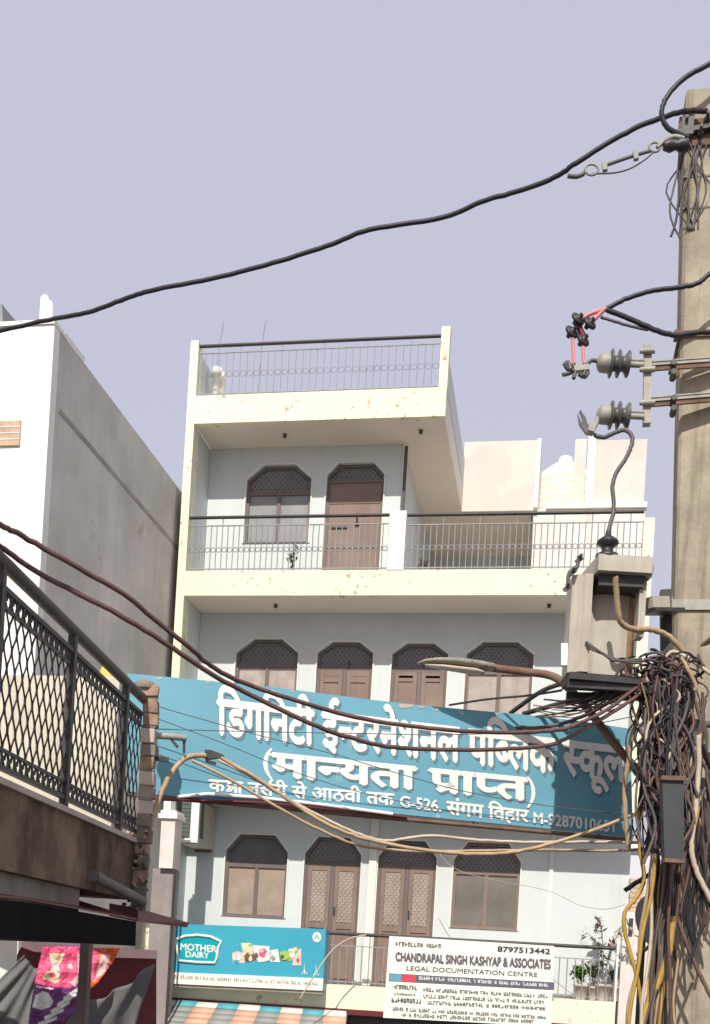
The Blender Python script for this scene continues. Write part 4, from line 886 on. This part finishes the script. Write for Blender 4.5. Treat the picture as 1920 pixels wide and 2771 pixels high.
mb = MB(); mb.prism([tp_(wd * .32, -.02, zt0 - .11), tp_(wd * .92, -.02, zt0 - .11), tp_(wd * .92, .2, zt0 - .11), tp_(wd * .32, .2, zt0 - .11)], (0, 0, .073)); mb.build('gasket', M['iron'], tf)
ob = P(1640, 1506, TT) - ry * .02; ob.z = zt0 + .071
mb = MB(); mb.lathe(ob, (0, 0, 1), [(0, .052), (.012, .052), (.022, .028), (.04, .026), (.05, .03), (.065, .050), (.075, .048), (.09, .03), (.10, .015), (.125, .010)], 18); mb.build('bushing', M['porcelain'], tf)
mb = MB()
for u, v in ((1566, 1514), (1548, 1548), (1533, 1590)): mb.bar(P(u - 8, v + 8, TT), P(u + 9, v - 6, TT), .012, .02); mb.lathe(P(u, v, TT), (.3, -.7, .4), [(-.02, .008), (.03, .008)], 6)
mb.tube(path(((1535, 1590), (1540, 1550), (1560, 1535), (1566, 1505)), TT, TT), .010, 6)
mb.build('lid_clamp', M['porcgrey'], tf)
mb = MB(); mb.tube([P(u, v, TT - .02) for u, v in ((1747, 1508), (1756, 1520), (1760, 1540), (1754, 1560), (1748, 1565))], .016, 6); mb.build('lifting_lug', M['steel'], tf)
mb = MB(); mb.prism([tp_(wd * .03, .0, zb0 - .05), tp_(wd * 1.0, .03, zb0 - .05), tp_(wd * 1.0, .2, zb0 - .05), tp_(wd * .03, .2, zb0 - .05)], (0, 0, .045))
mb.bar(tp_(wd * .02, .04, zb0 - .075), tp_(wd * 1.1, .06, zb0 - .07), .03, .03); mb.bar(tp_(wd * .1, .2, zb0 - .09), tp_(wd * 1.1, .18, zb0 - .08), .03, .03)
mb.build('base_tray', M['iron'], tf)
mb = MB()
for k in range(3):
    mb.tube([tp_(wd * (.2 + .02 * k), -.01, zb0 + .19 - .02 * k), tp_(wd * (.55 + .05 * k), -.03, zb0 + .07), tp_(wd * .95, -.02, zb0 + .065 + .015 * k)], .006, 5)
mb.build('tie_wire', M['greycable'], tf)
mb = MB(); mb.bar(P(1752, 1632, TT + .1), P(1798, 1632, TT + .2), .06, .05); mb.build('hanger', M['tank'], tf)
mb = MB(); mb.bar(P(1752, 1655, TT + .08), P(1830, 1655, TT + .24), .1, .015); mb.bar(P(1800, 1600, 7.33), P(1802, 1780, 7.33), .05, .06, up=(0, 1, 0)); mb.build('mounting_strap', M['iron'], tf)
mb = MB(); mb.prism([P(1518, 1740, TT + .05), P(1536, 1740, TT + .05), P(1536, 1800, TT + .05), P(1518, 1800, TT + .05)], (0, .04, 0)); mb.build('name_plate', M['white'], tf)
# street lamp
ls = thing('street_lamp', P(1690, 2050, 7.28), 'dusty street lamp with long flat head on a bent pipe arm below the transformer', 'street lamp')
mb = MB(); mb.tube(path(((1335, 1808), (1420, 1818), (1480, 1826), (1515, 1842), (1560, 1885), (1610, 1945), (1660, 2010), (1720, 2080), (1790, 2150)), 7.72, 7.38), .020, 8); mb.build('arm', M['rust'], ls)
rings = [(1128, 1796, 2), (1150, 1791, 7), (1185, 1790, 10), (1240, 1794, 13), (1300, 1803, 14), (1336, 1808, 12), (1342, 1809, 7)]
mb = MB(); vs = []
for u, v, h in rings:
    c = P(u, v, 7.72); r_ = h * 7.72 / FPX
    vs += [c + Vector((0, 2.2 * r_ * math.cos(q * math.pi / 5), 0)) + up0 * (r_ * math.sin(q * math.pi / 5) * (1 if math.sin(q * math.pi / 5) > 0 else .75)) for q in range(10)]
mb.add(vs, [(i * 10 + j, i * 10 + (j + 1) % 10, (i + 1) * 10 + (j + 1) % 10, (i + 1) * 10 + j) for i in range(len(rings) - 1) for j in range(10)] + [tuple(range(10)), tuple(range(60, 70))], True); mb.build('lamp_head', M['lamp'], ls)
mb = MB(); vs = []
for u, v, h in ((1150, 1800, 3), (1200, 1806, 6), (1290, 1818, 8), (1310, 1822, 6)):
    c = P(u, v, 7.72); r_ = h * 7.72 / FPX; vs += [c + Vector((0, 3.2 * r_ * math.cos(q * math.pi / 4), r_ * math.sin(q * math.pi / 4))) for q in range(8)]
mb.add(vs, [(i * 8 + j, i * 8 + (j + 1) % 8, (i + 1) * 8 + (j + 1) % 8, (i + 1) * 8 + j) for i in range(3) for j in range(8)] + [tuple(range(8)), tuple(range(24, 32))], True); mb.build('lens', M['edge'], ls)
for pts, r_, lab in (((( 1380, 1930), (1470, 1868), (1560, 1840)), .012, 'short dark strut rod rising left of the lamp arm'), (((1415, 1932), (1500, 1908), (1600, 1880), (1720, 1845)), .013, 'long dark strut rod crossing behind the lamp arm'), (((1215, 1908), (1320, 1892), (1430, 1882), (1520, 1868)), .006, 'thin rod sloping to the left above the hoarding')):
    tag(MB().tube(path(pts, 8.22, 7.64), r_, 6).build('strut_rod', M['iron']), lab, 'rod', 'strut rods near the lamp arm')

# ================================================================== CABLES
def cable(pts, t0, t1, r, m, label, n=7, name='cable', group='overhead cables'):
    q = path(pts, t0, t1, n); a = min(.005, r * .25)
    for i in range(1, len(q) - 1): q[i] = q[i] + Vector((random.gauss(0, a * .5), 0, random.gauss(0, a * .6)))
    return tag(MB().tube(q, r, 7).build(name, M[m]), label, 'cable', group)
cable([(-60, 908), (0, 895), (150, 862), (240, 845), (340, 808), (420, 784), (600, 748), (760, 705), (900, 660), (1000, 622), (1200, 588), (1300, 547), (1410, 515), (1500, 480), (1560, 441), (1680, 366), (1780, 322), (1850, 302), (1912, 300)], 9.2, 7.38, .0125, 'blackcable', 'thick black overhead cable rising across the open sky to the pole top')
cable([(2900, -60), (2500, 0), (2200, 55), (2050, 95), (1960, 140), (1920, 172), (1850, 212), (1805, 262), (1789, 305), (1800, 338), (1825, 358), (1862, 372)], 7.28, 7.38, .012, 'blackcable', 'black cable loop curling left of the pole top')
cable([(2900, 520), (2500, 560), (2200, 610), (2050, 660), (1930, 735), (1890, 765), (1850, 776), (1770, 786), (1700, 806), (1640, 836)], 7.21, 7.28, .011, 'blackcable', 'black cable arching from the pole to the disc cluster')
cable([(1640, 838), (1700, 862), (1770, 892), (1826, 907), (1890, 900), (1990, 893), (2200, 880), (2900, 800)], 7.28, 7.33, .012, 'blackcable', 'black cable sagging from the disc leads to the pole band')
cable([(1625, 858), (1670, 872), (1720, 886), (1755, 893)], 7.3, 7.3, .007, 'greycable', 'thin grey wire under the disc leads')
cable([(1605, 1178), (1635, 1183), (1665, 1170), (1690, 1164), (1706, 1175), (1710, 1198), (1696, 1235), (1668, 1278), (1657, 1315), (1660, 1380), (1650, 1420), (1641, 1458)], 7.27, 7.07, .010, 'greycable', 'grey lead looping from the lower fuse jaw down to the transformer bushing')
cable([(1664, 1560), (1668, 1620), (1674, 1670), (1688, 1692), (1720, 1703), (1760, 1703), (1800, 1716), (1838, 1752), (1858, 1780)], 6.81, 7.14, .013, 'tancable', 'ochre cable bending out of the transformer front toward the pole')
cable([(-40, 1398), (0, 1420), (60, 1450), (200, 1530), (330, 1605), (420, 1678), (520, 1758), (560, 1795), (640, 1840), (800, 1895), (960, 1940), (1160, 1970), (1350, 1982), (1500, 1976), (1560, 1960), (1640, 1922), (1710, 1870), (1800, 1800)], 4.3, 7.21, .0088, 'browncable', 'upper brown cable sagging from the left edge across the hoarding to the pole')
cable([(-40, 1450), (0, 1478), (100, 1548), (300, 1652), (450, 1742), (560, 1817), (680, 1882), (860, 1966), (1000, 2010), (1100, 2025), (1300, 2029), (1470, 2018), (1540, 1994), (1640, 1938), (1740, 1870), (1810, 1790)], 4.4, 7.28, .0088, 'browncable', 'lower brown cable sagging from the left edge across the hoarding to the pole')
cable([(405, 2240), (420, 2190), (450, 2115), (485, 2065), (515, 2047), (556, 2044)], 7.1, 7.3, .013, 'tancable', 'thick tan cable arching up from the brick pier to the black clamp')
cable([(598, 2050), (700, 2110), (800, 2178), (900, 2238), (1000, 2272), (1150, 2300), (1300, 2311), (1420, 2300), (1560, 2262), (1680, 2218), (1800, 2166)], 7.3, 7.5, .0095, 'tancable', 'tan service cable sagging lowest from the black clamp to the pole')
cable([(590, 2056), (690, 2108), (790, 2168), (900, 2226), (985, 2262), (1050, 2275), (1160, 2262), (1280, 2272), (1420, 2279), (1600, 2278), (1800, 2282)], 7.3, 7.64, .008, 'whitecable', 'pale service cable crossing level over the arched windows below the hoarding')
cable([(520, 2058), (620, 2108), (760, 2190), (880, 2252), (985, 2290), (1130, 2304), (1300, 2302), (1500, 2300), (1650, 2302), (1800, 2292)], 7.25, 7.64, .0075, 'tancable', 'tan service cable running just under the pale one to the pole')
cable([(380, 1885), (430, 1912), (560, 1950), (720, 1995), (900, 2040), (1050, 2085), (1250, 2140), (1480, 2180), (1760, 2210)], 7.25, 7.6, .0022, 'greycable', 'hair thin wire slanting down across the hoarding letters')
cable([(400, 1972), (700, 1980), (1000, 1985), (1200, 1988), (1500, 1975), (1760, 1930)], 7.25, 7.6, .0022, 'greycable', 'hair thin wire crossing level over the first line of the hoarding')
cable([(400, 1935), (600, 2010), (800, 2090), (1000, 2150), (1250, 2200), (1500, 2235)], 7.3, 7.75, .002, 'greycable', 'hair thin wire from the pier to the lower edge of the hoarding')
cable([(1180, 2300), (1230, 2350), (1330, 2380), (1480, 2410), (1570, 2450), (1640, 2460), (1690, 2448)], 15.5, 14.5, .003, 'steel', 'thin grey wire drooping across the blank right wall')
cable([(812, 2700), (850, 2640), (876, 2600), (905, 2565), (945, 2540), (990, 2530)], 15.0, 15.2, .007, 'whitecable', 'pale cable arching from the aqua signboard corner to the balcony rail')
cable([(1835, 455), (1822, 510), (1812, 560), (1818, 600), (1840, 645)], 7.43, 7.43, .005, 'greycable', 'thin grey wire bowed out left of the upper pole')
cable([(1850, 400), (1838, 470), (1836, 540), (1828, 600), (1815, 640)], 7.43, 7.43, .006, 'blackcable', 'thin black wire running down the left edge of the upper pole')
cable([(2900, 1350), (2500, 1440), (2200, 1560), (1990, 1680), (1900, 1745), (1840, 1780), (1760, 1830), (1640, 1905), (1560, 1945), (1470, 1968), (1380, 1968)], 7.07, 8.08, .010, 'browncable', 'brown cable dropping from the right frame edge toward the hoarding')
cable([(2900, 1860), (2400, 1935), (2100, 1960), (1900, 1962), (1860, 1960), (1810, 1940), (1770, 1890)], 7.07, 7.21, .016, 'browncable', 'thick brown cable leaving the tangle toward the right edge')
cable([(1840, 1775), (1870, 1830), (1882, 1860), (1868, 1868), (1830, 1830), (1805, 1800)], 7, 7.07, .010, 'tancable', 'ochre cable loop dangling in front of the pole')
cable([(2900, 1800), (2400, 1860), (2100, 1868), (1970, 1850), (1890, 1800), (1850, 1775), (1815, 1765), (1790, 1800), (1760, 1860), (1750, 1880)], 7, 7.14, .009, 'whitecable', 'pale cable hooking over the tangle beside the pole')
cable([(1742, 1880), (1725, 1940), (1710, 1990), (1700, 2060), (1690, 2120), (1692, 2200), (1700, 2300)], 7.21, 7.36, .012, 'tancable', 'tan cable hanging left of the cable tangle over the hoarding end')
cable([(1735, 2130), (1728, 2220), (1732, 2300), (1742, 2380), (1720, 2430), (1695, 2460), (1688, 2500), (1700, 2560), (1722, 2640), (1735, 2720), (1738, 2800)], 7.21, 7.21, .010, 'yellowcable', 'ochre cable bowing left below the hoarding end')
cable([(1890, 1990), (1890, 2080), (1880, 2200), (1870, 2290), (1885, 2360), (1925, 2440)], 7.07, 7.07, .013, 'whitecable', 'pale yellow cable running down the pole front right of the conduit')
cable([(1820, 2480), (1812, 2560), (1795, 2620), (1770, 2680), (1745, 2740), (1730, 2800)], 7.14, 7.07, .017, 'yellowcable', 'thick ochre cable sweeping down left at the pole foot')
cable([(1905, 2500), (1880, 2560), (1862, 2612)], 7.07, 7.07, .008, 'blackcable', 'short black cable end hanging across the lower pole')
cable([(1830, 2480), (1860, 2560), (1890, 2630), (1930, 2710)], 7.14, 7.07, .010, 'browncable', 'brown cable slanting down to the right on the lower pole')
cable([(1690, 2410), (1735, 2380), (1780, 2350)], 7.5, 7.36, .012, 'blackcable', 'short black cable crossing above the grey dish')
cable([(1725, 2585), (1755, 2562), (1780, 2545)], 7.5, 7.36, .010, 'greycable', 'short grey cable crossing below the grey dish')
cable([(1760, 2270), (1775, 2330), (1782, 2400), (1778, 2500)], 7.5, 7.36, .020, 'blackcable', 'thick black cable dropping below the cable tangle')
# strain clamp near the pole top
st_ = thing('strain_clamp', P(1700, 430, 7.38), 'steel strain clamp with rings and rod tying the top cable to the pole', 'clamp')
mb = MB(); mb.tube(path(((1535, 476), (1560, 478), (1580, 470)), 7.36, 7.36), .010, 6)
mb.tube(path(((1640, 447), (1700, 426), (1760, 408)), 7.36, 7.36), .008, 6); mb.build('rod', M['porcgrey'], st_)
mb = MB()
for u, v, r_ in ((1600, 459, 15), (1771, 398, 13)):
    c = P(u, v, 7.36); rr = r_ * 7.36 / FPX; mb.tube([c + rgt * (rr * 1.2 * math.cos(q * math.pi / 6)) + upv * (rr * math.sin(q * math.pi / 6)) for q in range(13)], .006, 6)
mb.build('ring', M['steel'], st_)
mb = MB()
for u, v in ((1634, 450), (1718, 420)): mb.bar(P(u, v - 12, 7.36), P(u + 3, v + 12, 7.36), .022)
mb.build('nut', M['porcgrey'], st_)
MB().tube(path(((1778, 400), (1800, 380), (1825, 370), (1850, 376)), 7.36, 7.36), .011, 6).build('thimble', M['steel'], st_)
MB().lathe(P(1795, 395, 7.36), P(1860, 392, 7.36) - P(1795, 395, 7.36), [(0, .02), (.03, .03), (.06, .02), (.08, .032), (.115, .028)], 10).build('tension_insulator', M['porcelain'], st_)
MB().tube(path(((1600, 470), (1660, 468), (1705, 456), (1745, 432), (1770, 410)), 7.36, 7.36), .004, 5).build('tail_wire', M['greycable'], st_)

# conduit and the tangle on the pole
cq = thing('cable_conduit', P(1830, 2330, 6.78), 'dark grey square conduit fixed to the pole below the cable tangle', 'conduit')
mb = MB(); a, b, c, d = (P(u, v, 6.78) for u, v in ((1792, 2105), (1850, 2107), (1850, 2330), (1798, 2328))); mb.prism([a, b, c, d], ry * .07); mb.build('channel', M['conduit'], cq)
MB().prism([P(u, v, 6.76) for u, v in ((1790, 2098), (1853, 2100), (1853, 2112), (1790, 2110))], ry * .085).build('collar', M['rust'], cq); MB().prism([P(u, v, 6.76) for u, v in ((1798, 2322), (1852, 2326), (1852, 2336), (1798, 2332))], ry * .085).build('collar', M['rust'], cq)
def tangle(n, mk, label, name):
    mb = MB()
    for k in range(n): mk(mb, k)
    o = mb.build(name, [M[x] for x in ('blackcable', 'browncable', 'greycable', 'tancable', 'whitecable', 'yellowcable')]); o['label'] = label; o['category'] = 'cables'; o['kind'] = 'stuff'; return o
G = random.gauss
def drop(mb, k):                               # strands falling from the junction down the pole
    mb.k = random.choices(range(6), (9, 11, 9, 1.0, .6, .2))[0]; u0, v0 = 1800 + G(0, 34), 1835 + G(0, 26); u1 = 1800 + G(0, 40) - (34 if random.random() < .35 else 0); v1 = random.uniform(2040, 2340); jj = random.choice((6, 10, 18, 26))
    pts = [(u0, v0)] + [(u0 + (u1 - u0) * q / 5 + G(0, jj) * (q < 5), v0 + (v1 - v0) * q / 5) for q in range(1, 6)]
    mb.tube(path(pts, random.uniform(6.95, 7.3), random.uniform(6.95, 7.3), 5), random.choice((.0026, .0034, .0042, .006, .0078)), 5)
tangle(190, drop, 'dense dark tangle of cables hanging down the pole below the transformer', 'cable_tangle')
def knot(mb, k):                               # loops round the junction
    mb.k = random.choices(range(6), (10, 9, 6, .7, .5, .2))[0]; cu, cv = 1800 + G(0, 36), 1815 + G(0, 30); a0 = random.random() * 6.28; rr = random.uniform(14, 46)
    pts = [(cu + rr * math.cos(a0 + q * .8), cv + .6 * rr * math.sin(a0 + q * .8) + q * 3) for q in range(random.randint(3, 6))]
    mb.tube(path(pts, random.uniform(6.92, 7.36), random.uniform(6.92, 7.36), 4), random.uniform(.004, .008), 5)
tangle(90, knot, 'knotted loops of cable bunched beside the transformer base', 'cable_knot')
def foot(mb, k):
    mb.k = random.choices(range(6), (3, 8, 4, 2.4, .6, 1.8))[0]; u0 = 1808 + G(0, 16); sl_ = random.uniform(.0, .17); pts = [(u0, 2310)] + [(u0 - (v - 2320) * sl_ + G(0, 5), v) for v in (2420, 2520, 2620, 2720, 2820)]
    mb.tube(path(pts, random.uniform(7, 7.36), random.uniform(7, 7.36), 4), random.uniform(.005, .010), 5)
tangle(34, foot, 'bundle of brown and ochre cables running down the left side of the lower pole', 'cable_bundle')
def frontal(mb, k):
    mb.k = random.choices(range(6), (8, 9, 6, .5, .25, .3))[0]; u0 = 1885 + G(0, 22); v0 = random.uniform(1870, 2250); pts = [(u0, v0)]
    for q in range(5): pts.append((pts[-1][0] + G(0, 11), pts[-1][1] + random.uniform(45, 80)))
    mb.tube(path(pts, 7.07, 7.14, 4), random.uniform(.004, .01), 5)
tangle(58, frontal, 'dark cables strewn over the pole face right of the grey conduit', 'cable_strands')
def struts(mb, k):
    mb.k = random.choices(range(6), (10, 7, 5, .5, .4, 0))[0]; u0 = random.uniform(1440, 1700); v0 = 1872 + (1740 - u0) * .16 + G(0, 14); sg_ = G(0, 14)
    mb.tube(path([(u0, v0), (u0 + (1800 - u0) * .33, v0 - 8 + sg_), (u0 + (1800 - u0) * .68, 1850 + sg_), (1805 + G(0, 12), 1812 + G(0, 18))], 7.2, 7.1, 5), random.uniform(.0022, .005), 5)
tangle(24, struts, 'dark wires fanning left from the junction under the transformer tray', 'wire_fan')

# ================================================================== HOUSES BEYOND ON THE RIGHT
U = 1.0
hb = thing('background_house', (3.5, 3.0, 0), 'pale lavender white house seen in the gap between main building and pole', 'building')
MB().box(1.3, 6, 3.0, 8, 0, PY(1740, 2278, 3).z).build('wall', M['lavender'], hb)
MB().box(1.25, 6.05, 2.9, 3.0 - .002, PY(1740, 2300, 3).z, PY(1740, 2285, 3).z).build('cornice', M['white'], hb)
a, b = PY(1706, 2395, .6), PY(1738, 2470, .6)
rb = thing('roof_pier', (a.x, .6, 0), 'rough pink brick pier standing on a cream wall left of the grey dish', 'pier')
mb = MB(); zz = b.z
while zz < a.z + .1:
    w_ = random.uniform(-.02, .02); mb.box(a.x + w_, b.x + w_, .6, .8, zz, zz + .066); zz += .072
mb.build('brickwork', M['brickfill'], rb)
MB().box(a.x - .08, b.x + .45, .55, .9, 0, b.z - .002).build('base_wall', M['pink_white'], rb)
MB().box(a.x + .0, a.x + .06, .52, .548, PY(1710, 2530, .5).z, PY(1710, 2485, .5).z).build('slot', M['iron'], rb)
dq = P(1765, 2500, 8.6); ds_ = thing('satellite_dish', dq, 'dark grey satellite dish seen edge-on between cream wall and cables', 'satellite dish')
U = 1.4
nrm = Vector((.55, -.75, .25)).normalized(); mb = MB(); mb.lathe(dq - nrm * .03, nrm, [(0, .01), (.005, .06), (.03, .12), (.065, .165)], 22); mb.build('reflector', M['dish'], ds_)
MB().tube([dq + Vector((0, 0, -.16)), dq + nrm * .18 + Vector((0, 0, -.05))], .008, 6).build('feed_arm', M['iron'], ds_); MB().tube([dq - nrm * .03, dq - nrm * .1 + Vector((0, .05, -.12)), dq - nrm * .1 + Vector((0, .05, -2.5))], .018, 8).build('mast', M['iron'], ds_)

U = 1.0
# ================================================================== PLANTS
def potted(name, c, pot_r, pot_h, pm, label, leafm, h, n, spread, leaf, arch=0.3, stem=True):
    t = thing(name, c, label, 'plant', 'potted plants on the balconies')
    MB().lathe(c, (0, 0, 1), [(0, pot_r * .7), (pot_h * .85, pot_r * .95), (pot_h * .86, pot_r * 1.08), (pot_h, pot_r * 1.08), (pot_h, pot_r * .9)], 14).build('pot', M[pm], t)
    top = c + Vector((0, 0, pot_h)); f = MB(); sm = MB()
    for k in range(n):
        az = random.random() * 6.283; hh = h * random.uniform(.45, 1); rr = spread * random.uniform(.3, 1)
        pts = [top, top + Vector((rr * .25 * math.cos(az), rr * .25 * math.sin(az) * .6, hh * .6)), top + Vector((rr * .7 * math.cos(az), rr * .7 * math.sin(az) * .6, hh)), top + Vector((rr * math.cos(az), rr * .6 * math.sin(az), hh * (1 - arch)))]
        pp_ = spline(pts, 4); sm.tube(pp_, .006, 4, .003)
        for q in range(3, len(pp_)):
            for _ in range(2):
                d = Vector((G(0, 1), G(0, 1), G(0, .6))).normalized(); s_ = leaf * random.uniform(.6, 1.2); sd = d.cross(Vector((0, 0, 1)))
                sd = sd.normalized() if sd.length > .1 else Vector((1, 0, 0)); b = pp_[q]
                f.add([b, b + d * s_ * .5 + sd * s_ * .22, b + d * s_, b + d * s_ * .5 - sd * s_ * .22], [(0, 1, 2, 3)])
    sm.build('stem', M['dryleaf'] if leafm != 'leafbright' else M['leaf'], t); f.build('foliage', M[leafm], t)
def fl0(u, Y, z): q = PY(u, 1545 if z > 9 else 2702, Y); return Vector((q.x, Y, z))
potted('potted_plant', fl0(790, .35, Z3), .15, .07, 'darkpot', 'slim dark potted plant standing below the grey paned window on the upper balcony', 'leaf', .52, 5, .12, .07)
potted('potted_plant', fl0(1150, .35, Z3), .09, .1, 'pot', 'small yellowish plant right of the white railing pillar on the upper balcony', 'dryleaf', .2, 6, .12, .06)
potted('potted_plant', fl0(1570, .3, Z1), .11, .22, 'pot', 'bright green bushy plant in pale pot on the lower balcony', 'leafbright', .26, 16, .16, .09)
potted('potted_plant', fl0(1603, .4, Z1), .1, .2, 'pot', 'spiky brown plant beside the bright green one on the lower balcony', 'dryleaf', .42, 9, .12, .09)
potted('potted_plant', fl0(1630, .3, Z1), .11, .24, 'pot', 'tall dry plant with arching fronds rising above the lower balcony rail', 'dryleaf', 1.05, 9, .55, .13, .2)
potted('potted_plant', fl0(1655, .45, Z1), .09, .22, 'pot', 'low dark plant in the pale pot nearest the lower railing post', 'leaf', .28, 7, .1, .07)
